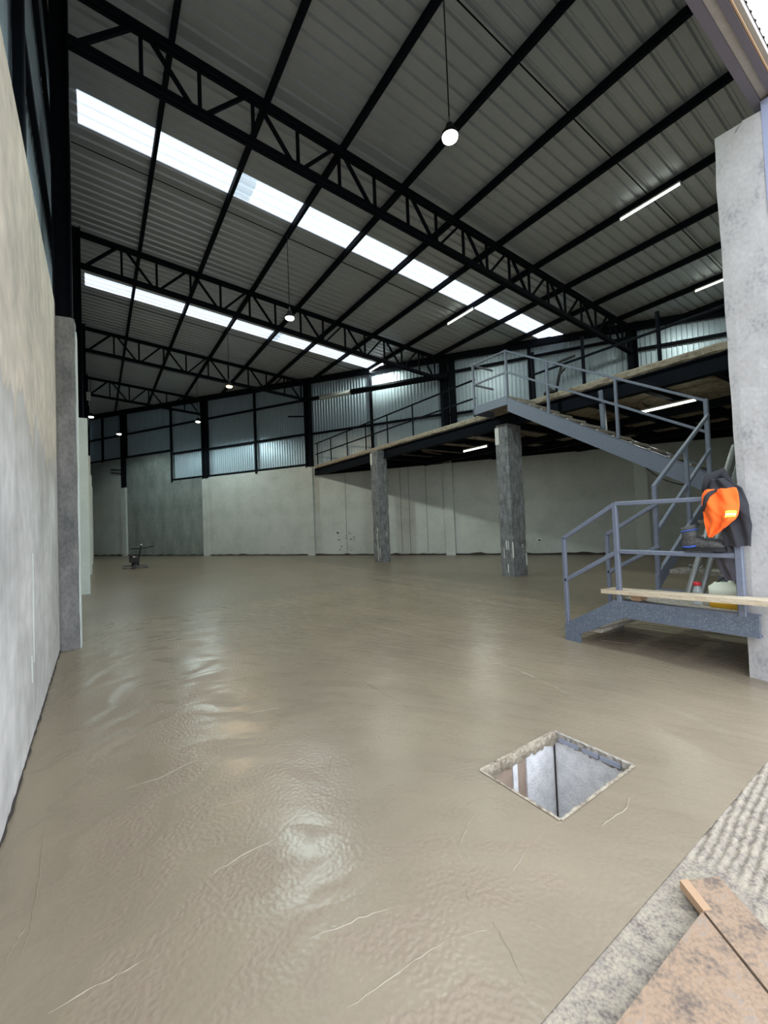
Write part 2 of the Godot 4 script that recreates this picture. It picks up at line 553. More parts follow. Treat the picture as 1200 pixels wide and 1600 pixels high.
func build_floor():
	var root := setting("floor", "freshly poured wet grey-brown concrete floor with curved trowel marks")
	var near := near_floor_material()
	M.floor_near = near
	var wave := FastNoiseLite.new()
	wave.seed = 9
	wave.frequency = 1.3
	wave.fractal_octaves = 2
	# near field as a grid, the pit left open
	var xs := [FN[0]]
	while xs[-1] < FN[1] - 0.04: xs.append(xs[-1] + 0.07)
	var zs := [FN[2]]
	while zs[-1] < FN[3] - 0.04: zs.append(zs[-1] + 0.076)
	for c in [PIT[0], PIT[1], FN[1]]:
		if absf(xs[-1] - c) > 0.001: xs.append(c)
	for c in [PIT[2], PIT[3], FN[3]]:
		if absf(zs[-1] - c) > 0.001: zs.append(c)
	xs.sort(); zs.sort()
	var st := SurfaceTool.new()
	st.begin(Mesh.PRIMITIVE_TRIANGLES)
	st.set_smooth_group(0)
	var nx := xs.size()
	for z in zs:
		for x in xs:
			var edge := clampf(minf(minf(x - FN[0], FN[1] - x), minf(z - FN[2], FN[3] - z)) / 0.3, 0, 1)
			st.set_uv(Vector2((x - FN[0]) / 7.0, (z - FN[2]) / 7.6))
			st.add_vertex(Vector3(x, floor_y(x, z) + wave.get_noise_2d(x, z) * 0.004 * edge, z))
	for j in zs.size() - 1:
		for i in nx - 1:
			var cx: float = (xs[i] + xs[i + 1]) * 0.5
			var cz: float = (zs[j] + zs[j + 1]) * 0.5
			if cx > PIT[0] and cx < PIT[1] and cz > PIT[2] and cz < PIT[3]: continue
			var a := j * nx + i
			for k in [a, a + 1, a + nx + 1, a, a + nx + 1, a + nx]: st.add_index(k)
	part("wet_concrete", st, near, root)
	# rest of the hall
	M.floor_far = surf(colour_tex(512, [Color8(118, 108, 93), Color8(127, 116, 100), Color8(132, 121, 104)], 0.006, 0.03, 0.4, 411, 1.3), Vector3(0.16, 0.16, 0.16), 0.30, height_tex(512, 0.06, 0.2, 0.4, 413), 0.7)
	M.floor_far.metallic_specular = 0.36
	var sf := mb()
	var P := func(x, z): return Vector3(x, floor_y(x, z), z)
	var poly := func(a: Array):
		for k in range(1, a.size() - 1): tri(sf, P.call(a[0][0], a[0][1]), P.call(a[k][0], a[k][1]), P.call(a[k + 1][0], a[k + 1][1]))
	poly.call([[6.59, -0.845], [20.4, -0.845], [wall_x(-8.445) + 0.3, -8.445], [6.59, -8.445]])
	poly.call([[-0.41, -8.445], [wall_x(-8.445) + 0.3, -8.445], [-0.1, wall_z(-0.41) - 0.6], [-0.41, wall_z(-0.41) - 0.4]])
	part("wet_concrete", sf, M.floor_far, root)
	# ridges that the trowel pushed up, traced on the floor
	var lines := [
		[[205, 1600], [232, 1500], [275, 1420], [340, 1360], [375, 1338], [440, 1305], [500, 1280], [558, 1258]],
		[[560, 1256], [564, 1280], [556, 1310], [553, 1348]],
		[[75, 1583], [150, 1540], [205, 1512], [232, 1495]],
		[[440, 1485], [500, 1460], [560, 1435], [620, 1416], [685, 1410]],
		[[530, 1585], [600, 1535], [660, 1492], [700, 1468], [760, 1452]],
		[[520, 1180], [512, 1212]], [[380, 1186], [440, 1172], [480, 1170], [520, 1180]],
		[[185, 1235], [250, 1215], [300, 1190], [345, 1180], [420, 1176]],
		[[240, 1115], [320, 1090], [370, 1080], [412, 1085]],
		[[20, 1530], [45, 1460], [60, 1370], [70, 1290], [85, 1220], [95, 1160]],
		[[0, 1520], [20, 1480], [45, 1440]],
		[[165, 1400], [220, 1385], [255, 1370]], [[233, 1432], [290, 1416]],
		[[600, 1310], [625, 1345], [640, 1355]], [[560, 1354], [610, 1352], [650, 1358], [700, 1335]],
		[[770, 1440], [790, 1475], [812, 1520], [830, 1548]],
		[[718, 1320], [735, 1280], [765, 1248], [785, 1240]], [[800, 1360], [830, 1320], [862, 1290], [880, 1282]],
		[[460, 1005], [520, 1040], [560, 1060], [620, 1095], [650, 1110]],
		[[540, 965], [640, 990], [740, 1020], [830, 1055], [900, 1090], [950, 1100]],
		[[700, 930], [790, 945], [850, 952], [900, 962]],
		[[240, 1035], [300, 1020], [340, 1010]], [[250, 1070], [330, 1048], [400, 1040]],
		[[870, 1118], [920, 1105], [960, 1095]], [[940, 1290], [980, 1262], [985, 1225]],
		[[560, 905], [600, 902], [640, 897]], [[270, 905], [330, 895], [400, 890]],
		[[350, 1120], [400, 1112], [440, 1105]], [[330, 1262], [400, 1245], [470, 1225]],
		[[250, 1490], [255, 1440]], [[728, 1385], [732, 1410]],
		[[130, 1205], [160, 1190], [190, 1186]], [[940, 1000], [1010, 1010], [1060, 1025]],
	]
	var sr := mb()
	for l in lines:
		var pts := []
		for i in l.size() - 1:
			for k in 5:
				var t := k / 5.0
				pts.append(on_floor(lerpf(l[i][0], l[i + 1][0], t), lerpf(l[i][1], l[i + 1][1], t)))
		pts.append(on_floor(l[-1][0], l[-1][1]))
		var n := pts.size()
		var far: float = clampf((pts[0] as Vector3).length() / 4.0, 0.8, 3.0)
		var prev := []
		for i in n:
			var d: Vector3 = (pts[mini(i + 1, n - 1)] - pts[maxi(i - 1, 0)]).normalized()
			var s := d.cross(Vector3.UP).normalized()
			var e := sin(PI * (i + 0.3) / (n - 0.4))
			var wv := (0.0018 + 0.0022 * rng.randf()) * far
			var hv := (0.001 + 0.002 * rng.randf()) * e * minf(far, 1.5)
			var c: Vector3 = pts[i] + s * (rng.randf() - 0.5) * 0.008
			var cur := [c - s * wv, c + Vector3.UP * hv, c + s * wv * 1.4]
			for q in [0, 2]: cur[q].y -= 0.003
			if prev.size():
				quad(sr, prev[0], prev[1], cur[1], cur[0])
				quad(sr, prev[1], prev[2], cur[2], cur[1])
			prev = cur
	M.ridge = plain(Color8(138, 126, 108), 0.35)
	var rp := part("ridge_relief", sr, M.ridge, root)
	rp.set_meta("kind", "stuff")
	build_pit(root)

func build_pit(_root):
	var t := thing("drain_pit", "open square drain pit with plastered sides sunk in the wet floor", "pit", Vector3(PIT[0], 0, PIT[2]))
	var w: float = PIT[1] - PIT[0]
	var d: float = PIT[3] - PIT[2]
	var y0 := -0.60
	var top := -0.012
	var wav := func(i): return 0.006 * sin(i * 2.7) + 0.005 * sin(i * 5.1 + 1.0)
	# plaster sides, set back 3 cm behind the topping
	var st := mb()
	var s := 0.025
	bx(st, Vector3(w + s, y0, -0.05), Vector3(w + s + 0.06, -0.035, d + 0.05))
	part("side_plaster", st, M.pit_plaster, t)
	st = mb()
	bx(st, Vector3(w * 0.62, y0, -s - 0.06), Vector3(w + s, -0.035, -s))
	part("side_plaster", st, M.pit_plaster, t)
	st = mb()
	bx(st, Vector3(-s - 0.06, y0, -s - 0.06), Vector3(w * 0.62, -0.03, -s - 0.012))
	part("raw_side", st, M.pit_brown, t)
	st = mb()
	bx(st, Vector3(w * 0.44, y0, -s - 0.012), Vector3(w * 0.50, -0.10, -s - 0.004))
	part("plaster_strip", st, M.pit_plaster, t)
	st = mb()
	bx(st, Vector3(-s - 0.06, y0, -s), Vector3(-s, -0.035, d + s))
	bx(st, Vector3(-s, y0, d + s), Vector3(w + s + 0.06, -0.035, d + s + 0.06))
	part("side_plaster", st, M.pit_plaster, t)
	st = mb()
	bx(st, Vector3(-s - 0.06, y0 - 0.05, -s - 0.06), Vector3(w + s + 0.06, y0, d + s + 0.06))
	part("pit_bottom", st, M.pit_plaster, t)
	st = mb()
	tube(st, [Vector3(w + s - 0.006, y0, -s + 0.006), Vector3(w + s - 0.006, -0.04, -s + 0.006)], 0.006, 5)
	part("corner_crack", st, M.dark_line, t)
	# broken rim of the topping: ragged lip round the hole
	for side in 4:
		st = mb()
		var n := 26
		var prev := []
		for i in n + 1:
			var q := float(i) / n
			var p: Vector3
			var inn: Vector3
			if side == 0: p = Vector3(w * q, 0, 0); inn = Vector3(0, 0, 1)
			elif side == 1: p = Vector3(w, 0, d * q); inn = Vector3(-1, 0, 0)
			elif side == 2: p = Vector3(w * q, 0, d); inn = Vector3(0, 0, -1)
			else: p = Vector3(0, 0, d * q); inn = Vector3(1, 0, 0)
			var fy := floor_y(p.x + PIT[0], p.z + PIT[2])
			var j: float = wav.call(i + side * 40)
			var deep := 0.085 if side == 0 else (0.065 if side == 1 else 0.035)
			var cur := [p - inn * 0.012 + Vector3(0, fy + 0.004, 0), p + inn * (0.004 + j * 0.5 + rng.randf() * 0.006) + Vector3(0, fy + 0.003, 0),
				p + inn * (0.0 + j + rng.randf() * 0.008) + Vector3(0, fy - deep * 0.5, 0), p - inn * (0.02 - j) + Vector3(0, fy - deep - rng.randf() * 0.02, 0), p - inn * 0.05 + Vector3(0, fy - deep - 0.02, 0)]
			if prev.size():
				for k in 4: quad(st, prev[k], prev[k + 1], cur[k + 1], cur[k])
			prev = cur
		part("broken_rim", st, M.tread if side == 1 else M.slab_edge, t)
	for q in [[0.08, 0.34], [0.40, 0.60], [0.62, 0.86]]:
		st = mb()
		bx(st, Vector3(w - 0.016, top - 0.034, d * q[0]), Vector3(w + 0.03, top - 0.006, d * q[1]))
		part("old_tile", st, M.pit_blue, t)

# ------------------------------------------------------------------ yard outside the door
func build_yard():
	var root := setting("floor_yard", "rough broomed concrete apron outside the door opening")
	var st := SurfaceTool.new()
	st.begin(Mesh.PRIMITIVE_TRIANGLES)
	st.set_smooth_group(0)
	var n1 := FastNoiseLite.new()
	n1.seed = 61; n1.frequency = 7.0; n1.fractal_octaves = 4
	var n2 := FastNoiseLite.new()
	n2.seed = 62; n2.frequency = 1.1; n2.fractal_octaves = 3
	var n3 := FastNoiseLite.new()
	n3.seed = 63; n3.frequency = 14.0; n3.fractal_octaves = 2
	var x0 := 0.8
	var z0 := -0.862
	var nx := 300
	var nz := 100
	var cell := 0.0085
	var verts := []
	for j in nz + 1:
		for i in nx + 1:
			var x := x0 + i * cell
			var z := z0 + j * cell
			var y := floor_y(x, z) - 0.012
			var lip := clampf((z - z0) / 0.03, 0, 1)
			var warp := n2.get_noise_2d(x * 0.5, z * 0.5) * 0.03 + n1.get_noise_2d(x, z) * 0.004
			var broom := clampf((x - 1.95 + n2.get_noise_2d(x + 9, z) * 0.4) / 0.25, 0, 1)
			var gv := fposmod((z + warp + x * 0.10) / 0.036, 1.0)
			y += (0.5 - absf(gv - 0.5)) * 0.010 * broom
			if gv < 0.26: y -= 0.010 * broom
			var crust := clampf((n1.get_noise_2d(x * 0.5, z * 0.5) - 0.05) * 4.0, 0, 1)
			y += n1.get_noise_2d(x * 3.0, z * 3.0) * 0.010 * crust * (0.3 + 0.7 * broom)
			y += n3.get_noise_2d(x, z) * 0.0022 * lip
			y += (1.0 - lip) * 0.006
			if j == 0: y -= 0.05
			verts.append(Vector3(x, y, z))
	for j in nz:
		for i in nx:
			var a := j * (nx + 1) + i
			quad(st, verts[a], verts[a + 1], verts[a + nx + 2], verts[a + nx + 1])
	part("broomed_apron", st, M.rough_slab, root)
	st = mb()
	bx(st, Vector3(-9, -0.3, -0.862), Vector3(0.8, -0.02, 9))
	bx(st, Vector3(0.8, -0.3, z0 + nz * cell), Vector3(18, -0.02, 9))
	bx(st, Vector3(x0 + nx * cell, -0.3, -0.862), Vector3(18, -0.02, z0 + nz * cell))
	part("yard_slab", st, M.yard, root)

# ------------------------------------------------------------------ left wall
func build_left_wall():
	var root := setting("wall_left", "raw plastered left wall with a tide line and ribbed metal sheets above")
	var zf := wall_z(LEFT_X) - 0.4
	# plaster face with its own texture coordinates, 10.5 m per repeat
	var st := SurfaceTool.new()
	st.begin(Mesh.PRIMITIVE_TRIANGLES)
	st.set_smooth_group(-1)
	var P := func(x, y, z):
		st.set_uv(Vector2(-z / 10.5, 1.0 - y / 5.0))
		st.add_vertex(Vector3(x, y, z))
	var segs := [[-0.845, 4.42], [-3.0, 4.46], [-7.1, 4.66], [-13.06, 4.66], [-34.6, 4.8]]
	for i in segs.size() - 1:
		var a = segs[i]; var b = segs[i + 1]
		var q := [Vector3(LEFT_X, -0.1, a[0]), Vector3(LEFT_X, -0.1, b[0]), Vector3(LEFT_X, b[1], b[0]), Vector3(LEFT_X, a[1], a[0]),
			Vector3(LEFT_X - 0.18, a[1], a[0]), Vector3(LEFT_X - 0.18, b[1], b[0]), Vector3(LEFT_X - 0.18, -0.1, b[0]), Vector3(LEFT_X - 0.18, -0.1, a[0])]
		for f in [[0, 1, 2, 3], [3, 2, 5, 4], [4, 5, 6, 7]]:
			for k in [0, 1, 2, 0, 2, 3]: P.call(q[f[k]].x, q[f[k]].y, q[f[k]].z)
	part("plaster_face", st, M.concrete_left, root)
	# dark joint where the fresh floor meets the wall
	st = mb()
	var prev = null
	var z := -0.9
	while z > -7.0:
		var p := Vector3(LEFT_X + 0.004 + rng.randf() * 0.012, floor_y(LEFT_X, z) + 0.004 + rng.randf() * 0.014, z)
		if prev: quad(st, prev, p, Vector3(LEFT_X, p.y + 0.012, p.z), Vector3(LEFT_X, prev.y + 0.012, prev.z))
		prev = p
		z -= 0.06
	part("floor_joint", st, M.dark_line, root)
	# scrapes and patches on the plaster
	for q in [[0.53, -4.12, 0.05, 0.10], [0.97, -4.25, 0.05, 0.42]]:
		st = mb()
		var pts := []
		for k in 9:
			var t := k / 8.0
			pts.append([q[1] - q[2] * (0.35 + 0.5 * sin(PI * t)) - 0.01 * rng.randf(), q[0] + q[3] * (t - 0.5) * 2.0])
		for k in 9:
			var t := 1.0 - k / 8.0
			pts.append([q[1] + q[2] * 0.3 * sin(PI * t) + 0.008 * rng.randf(), q[0] + q[3] * (t - 0.5) * 2.0])
		prism(st, pts, Vector3(LEFT_X, 0, 0), Vector3(0, 0, 1), Vector3(0, 1, 0), Vector3(0.003, 0, 0))
		part("bare_patch", st, M.plaster_white, root)
	# sheets, one per half bay
	var edges := [-0.845]
	for k in 5:
		edges.append(-7.1 - 5.96 * k + 2.98); edges.append(-7.1 - 5.96 * k)
	edges.append(zf)
	for i in edges.size() - 1:
		st = mb()
		ribbed(st, edges[i + 1], edges[i], 0.19, 0.03, func(u, v, w): return Vector3(LEFT_X - 0.16 + w, v, u), func(_u): return 4.35, func(_u): return roof_y(LEFT_X) + 0.05)
		part("wall_sheet", st, M.sheet_wall, root)
	# posts and girts
	for k in 5:
		st = mb()
		ibeam(st, Vector3(LEFT_X + 0.085, 4.45, -7.1 - 5.96 * k), Vector3(LEFT_X + 0.085, roof_y(0) - 0.05, -7.1 - 5.96 * k), 0.24, 0.21, 0.02)
		part("steel_column", st, M.steel, root)
		st = mb()
		bar(st, Vector3(LEFT_X - 0.08, 4.4, -4.6 - 5.96 * k), Vector3(LEFT_X - 0.08, roof_y(0) - 0.05, -4.6 - 5.96 * k), 0.12, 0.08)
		part("steel_post", st, M.steel, root)
	for y in [6.15, 7.87, 9.3]:
		st = mb()
		bar(st, Vector3(LEFT_X - 0.09, y, -0.9), Vector3(LEFT_X - 0.09, y, zf + 0.3), 0.06, 0.11)
		part("girt", st, M.steel, root)
	# painted pilasters under the far columns
	for k in range(1, 5):
		var zc := -7.1 - 5.96 * k
		st = mb()
		bx(st, Vector3(LEFT_X - 0.02, -0.02, zc - 0.18), Vector3(LEFT_X + 0.27, 4.5, zc + 0.18))
		part("pilaster", st, M.plaster_white, root)
	# conduit box near the far lamp
	st = mb()
	bx(st, Vector3(LEFT_X, 8.0, -24.2), Vector3(LEFT_X + 0.3, 8.35, -24.0))
	part("junction_box", st, M.outlet, root)

# ------------------------------------------------------------------ slanted back wall
func build_right_wall():
	var d := Vector3(0.5170, 0, 0.8560).normalized()
	var bas := Basis(d, Vector3.UP, d.cross(Vector3.UP))
	var root := setting("wall_right", "long slanted back wall, plaster below and ribbed metal sheets above", WALL_P, bas)
	var top := func(s): return roof_y(WALL_P.x + d.x * s) + 0.03
	var base := func(s): return floor_y(WALL_P.x + d.x * s, WALL_P.z + d.z * s)
	# plaster panels per bay: [s0, s1, top, material]
	var pan := [[-31.9, -27.95, 6.4, M.plaster], [-27.75, -23.65, 6.33, M.plaster_grey], [-23.65, -20.9, 4.6, M.plaster_grey], [-20.7, -14.05, 4.58, M.plaster], [-13.85, -10.4, 4.5, M.plaster], [-10.4, -7.05, 4.5, M.plaster], [-6.85, 0.0, 4.5, M.plaster], [0.0, 7.7, 4.5, M.plaster]]
	for p in pan:
		var st := mb()
		bx(st, Vector3(p[0] - 0.1, -0.1, -0.2), Vector3(p[1] + 0.1, p[2], 0))
		part("plaster_panel", st, p[3], root)
	# lower half of the grey bay is a separate, darker pour
	var sg := mb()
	bx(sg, Vector3(-27.7, -0.05, 0), Vector3(-20.95, 4.55, 0.012))
	part("plaster_panel", sg, M.plaster_grey, root)
	var sj := mb()
	for s in [-12.0, -10.4, -9.2, -8.8, -8.0, -7.2]:
		beam(sj, Vector3(s, 0.2, 0.002), Vector3(s + 0.02, 4.1, 0.002), 0.02, 0.006, Vector3(0, 0, 1))
	part("panel_joint", sj, M.joint, root)
	# scuffs near the foot of the plaster
	var sx := mb()
	for k in 22:
		var c := Vector3(-12.6 + rng.randf() * 1.0, 0.35 + rng.randf() * 0.9, 0.001)
		var r := 0.012 + 0.03 * rng.randf()
		bx(sx, c - Vector3(r * 1.6, r * 0.5, 0.001), c + Vector3(r * 1.6, r * 0.5, 0.002))
	part("scuff_mark", sx, M.dark_line, root)
	# footing joint
	var sf := mb()
	var prev = null
	var u := -31.5
	while u < 7.0:
		var p := Vector3(u, base.call(u) + 0.02 + 0.07 * rng.randf() * rng.randf(), 0.03 + 0.03 * rng.randf())
		if prev:
			quad(sf, prev, p, Vector3(p.x, p.y + 0.03, 0.014), Vector3(prev.x, prev.y + 0.03, 0.014))
			quad(sf, Vector3(prev.x, base.call(prev.x) - 0.02, prev.z + 0.06), Vector3(p.x, base.call(p.x) - 0.02, p.z + 0.06), p, prev)
		prev = p
		u += 0.25
	part("floor_joint", sf, M.dark_line, root)
	# pilasters and steel columns on the truss lines
	for k in 6:
		var s := -6.963 * k
		if k < 5:
			var st := mb()
			bx(st, Vector3(s - 0.2, -0.05, -0.05), Vector3(s + 0.2, 4.5, 0.14))
			part("pilaster", st, M.plaster if k > 0 else M.plaster_white, root)
			st = mb()
			ibeam(st, Vector3(s, 4.45, 0.03), Vector3(s, top.call(s) - 0.05, 0.03), 0.26, 0.3, 0.04)
			part("steel_column", st, M.steel, root)
	var s2 := mb()
	ibeam(s2, Vector3(-6.6, 4.45, 0.05), Vector3(-6.6, top.call(-6.6) - 0.05, 0.05), 0.2, 0.24, 0.03)
	part("steel_column", s2, M.steel, root)
	# intermediate posts
	for q in [[-30.0, 6.4], [-23.62, 4.6], [-17.3, 4.58], [-10.46, 4.4], [-3.5, 4.3], [3.5, 4.3]]:
		var st := mb()
		bar(st, Vector3(q[0], q[1] - 0.1, 0.0), Vector3(q[0], top.call(q[0]) - 0.05, 0.0), 0.1, 0.12)
		part("steel_post", st, M.steel, root)
	# girts
	var gs := [[-31.6, -20.9, 7.87], [-31.6, -23.65, 6.42], [-23.65, -20.9, 6.2], [-23.65, -20.9, 4.66], [-20.8, -13.95, 7.87], [-20.8, -13.95, 6.16], [-20.8, -13.95, 4.64], [-13.9, -7.0, 6.13], [-6.9, 0, 7.87], [-6.9, 0, 6.08], [0, 7.5, 7.4], [0, 7.5, 6.08]]
	for q in gs:
		var st := mb()
		bar(st, Vector3(q[0], q[2], -0.02), Vector3(q[1], q[2], -0.02), 0.1, 0.1)
		part("girt", st, M.steel, root)
	# eave beam
	var se := mb()
	beam(se, Vector3(-31.9, top.call(-31.9) - 0.18, 0.05), Vector3(7.6, top.call(7.6) - 0.18, 0.05), 0.14, 0.26)
	part("eave_beam", se, M.steel, root)
	# sheets per half bay
	var cuts := [-31.9, -27.85, -23.62, -20.89, -17.3, -13.93, -10.46, -6.96, -3.5, 0.0, 3.5, 7.7]
	for i in cuts.size() - 1:
		var st := mb()
		var low := 6.2 if cuts[i + 1] < -23.0 else 4.35
		ribbed(st, cuts[i], cuts[i + 1], 0.155, 0.028, func(a, v, w): return Vector3(a, v, -0.13 + w), func(_a): return low, top, 0.36)
		part("wall_sheet", st, M.sheet_wall, root)
	# outlet box low on the plaster
	var so := mb()
	bx(so, Vector3(-3.56, 0.62, 0), Vector3(-3.36, 0.74, 0.03))
	part("socket_plate", so, M.outlet, root)
	var sd := mb()
	bx(sd, Vector3(-3.51, 0.655, 0.03), Vector3(-3.41, 0.705, 0.036))
	part("socket_hole", sd, M.black, root)
	# brackets left on columns
	for q in [[-14.25, 7.0], [-28.2, 5.6], [-28.2, 5.4]]:
		var st := mb()
		beam(st, Vector3(q[0] - 0.8, q[1] + 0.15, 0.12), Vector3(q[0] + 0.3, q[1], 0.12), 0.06, 0.06)
		part("bracket", st, M.steel, root)
	# long wrapped pipe fixed between two columns
	var pipe := thing("wrapped_pipe", "long dark pipe with one pale wrapped end between two steel columns", "pipe", Vector3.ZERO)
	var T := root.transform
	var sp := mb(true)
	tube(sp, [T * Vector3(-11.3, 7.72, 0.3), T * Vector3(-6.7, 7.66, 0.3)], 0.13, 12)
	part("pipe_body", sp, M.steel, pipe)
	sp = mb(true)
	tube(sp, [T * Vector3(-13.0, 7.74, 0.3), T * Vector3(-11.3, 7.72, 0.3)], 0.115, 12)
	part("pale_wrap", sp, M.plaster, pipe)
	sp = mb()
	beam(sp, T * Vector3(-14.1, 7.76, 0.3), T * Vector3(-12.9, 7.74, 0.3), 0.16, 0.14)
	part("end_bracket", sp, M.steel, pipe)

# ------------------------------------------------------------------ roof
func build_roof():
	var root := setting("ceiling", "dark ribbed metal roof sheeting seen from below")
	var sky := [[-9.75, -8.98], [-16.15, -15.38]]
	var to := func(u, v, w): return Vector3(v, roof_y(v) + w, u)
	var x0 := LEFT_X - 0.15
	var hi := func(u): return minf(wall_x(u) + 0.15, 20.5)
	var zc := []
	var z := -0.9
	var zend := wall_z(x0) - 0.3
	var stops := []
	for q in sky: stops.append(q[1]); stops.append(q[0])
	while z > zend:
		zc.append(z)
		var nz := z - 0.95
		for s in stops:
			if s < z - 0.001 and s > nz: nz = s
		z = maxf(nz, zend)
	zc.append(zend)
	for i in zc.size() - 1:
		var a: float = zc[i + 1]
		var b: float = zc[i]
		var open := false
		for q in sky:
			if (a + b) * 0.5 > q[0] and (a + b) * 0.5 < q[1]: open = true
		if open: continue
		var st := mb()
		ribbed(st, a, b, 0.25, 0.04, to, func(_u): return x0, hi, 0.36)
		part("roof_sheet", st, M.sheet_roof, root)
	# sheet over the strip beyond the skylight's left end
	for q in sky:
		var st := mb()
		ribbed(st, q[0], q[1], 0.25, 0.04, to, func(_u): return x0, func(_u): return -0.17, 0.36)
		part("roof_sheet", st, M.sheet_roof, root)
	# skylight strips, a pane between each pair of purlins
	for n in sky.size():
		var w := setting("window_%d" % (n + 1), ["long translucent skylight strip nearest the door end", "second, shorter translucent skylight strip"][n])
		var xs := [-0.17]
		for i in 11: xs.append(1.09 + 1.56 * i)
		for i in xs.size() - 1:
			var a: float = xs[i]
			var b: float = minf(xs[i + 1], minf(hi.call(sky[n][0]), hi.call(sky[n][1])))
			if b - a < 0.1: break
			var st := mb()
			ribbed(st, sky[n][0], sky[n][1], 0.25, 0.03, to, func(_u): return a, func(_u): return b, 0.36)
			part("pane", st, M.pane, w)
			st = mb()
			var zz: float = (floorf(sky[n][0] / 0.25) + 0.82) * 0.25
			while zz < sky[n][1] - 0.03:
				if zz > sky[n][0] + 0.03: quad(st, Vector3(a, roof_y(a) + 0.045, zz - 0.02), Vector3(b, roof_y(b) + 0.045, zz - 0.02), Vector3(b, roof_y(b) + 0.045, zz + 0.02), Vector3(a, roof_y(a) + 0.045, zz + 0.02))
				zz += 0.25
			part("pane_rib", st, M.pane_rib, w)
		if n < 2:
			var st := mb()
			ribbed(st, sky[n][0] + 0.03, sky[n][1] - 0.03, 0.25, 0.03, func(u, v, q): return Vector3(v, roof_y(v) + q + 0.006, u), func(_u): return 2.75 + n * 3.0, func(_u): return 3.12 + n * 3.0, 0.5)
			part("stained_patch", st, M.pane_stain, w)

func build_trusses():
	# purlins, each one member from the door end to the slanted wall
	for i in 11:
		var x := 1.09 + 1.56 * i
		var ze := wall_z(x) + 0.1
		if ze > -2.0: continue
		var y := roof_y(x) - 0.08
		var t := thing("roof_purlin", "dark steel purlin under the roof, %s from the left wall" % ["first", "second", "third", "fourth", "fifth", "sixth", "seventh", "eighth", "ninth", "tenth", "eleventh"][i], "purlin", Vector3(x, y, -1.0), "roof purlins")
		var st := mb()
		beam(st, Vector3(0, 0, 0), Vector3(0, 0, ze + 1.0), 0.012, 0.15)
		part("web", st, M.steel, t)
		st = mb()
		beam(st, Vector3(0.03, -0.072, 0), Vector3(0.03, -0.072, ze + 1.0), 0.075, 0.012)
		part("bottom_flange", st, M.steel, t)
		st = mb()
		beam(st, Vector3(0.03, 0.072, 0), Vector3(0.03, 0.072, ze + 1.0), 0.075, 0.012)
		part("top_flange", st, M.steel, t)
	# sag rods at mid bay
	var rods := ["thin sag rod between the door and the longest truss", "thin sag rod running beside the long skylight strip", "thin sag rod running beside the shorter skylight strip", "thin sag rod beyond the third truss"]
	for z in [-4.1, -10.2, -16.5, -22.0]:
		var t := mb()
		var xe := wall_x(z) - 0.2
		tube(t, [Vector3(-0.3, roof_y(-0.3) - 0.08, z), Vector3(xe, roof_y(xe) - 0.08, z)], 0.012, 5)
		var o := part("sag_rod", t, M.steel, self)
		tag(o, rods.pop_front(), "rod", "sag rods under the roof")
	# trusses
	var names := ["longest roof truss, resting on the unpainted grey column", "roof truss between the two long skylight strips", "roof truss just beyond the shorter skylight strip", "shortest roof truss by the back corner"]
	for k in TRUSS_Z.size():
		var z: float = TRUSS_Z[k]
		var xe := wall_x(z) - 0.1
		var t := thing("roof_truss", names[k], "truss", Vector3(-0.22, 8.5, z), "roof trusses")
		var o := t.position
		var top := func(x): return Vector3(x, 9.325 - 0.0722 * x, z) - o
		var bot := func(x): return Vector3(x, 8.5 - 0.0755 * x, z) - o
		var st := mb()
		for s in [-0.045, 0.045]:
			beam(st, top.call(-0.22) + Vector3(0, 0, s), top.call(xe) + Vector3(0, 0, s), 0.06, 0.1)
		part("top_chord", st, M.steel, t)
		st = mb()
		for s in [-0.045, 0.045]:
			beam(st, bot.call(-0.22) + Vector3(0, 0, s), bot.call(xe) + Vector3(0, 0, s), 0.06, 0.1)
		part("bottom_chord", st, M.steel, t)
		var x := -0.2
		var up := true
		var step := 0.86
		while x < xe - 0.5:
			var nx := minf(x + step, xe - 0.1)
			var a = bot.call(x + 0.05) if up else top.call(x + 0.1)
			var b = top.call(nx - 0.06) if up else bot.call(nx - 0.08)
			st = mb()
			beam(st, a, b, 0.06, 0.055 if x > 0 else 0.07)
			part("diagonal", st, M.steel, t)
			st = mb()
			var vx := nx + (0.02 if up else 0.0)
			beam(st, bot.call(vx), top.call(vx), 0.055, 0.05, Vector3(0, 0, 1))
			part("vertical", st, M.steel, t)
			x = nx
			up = not up

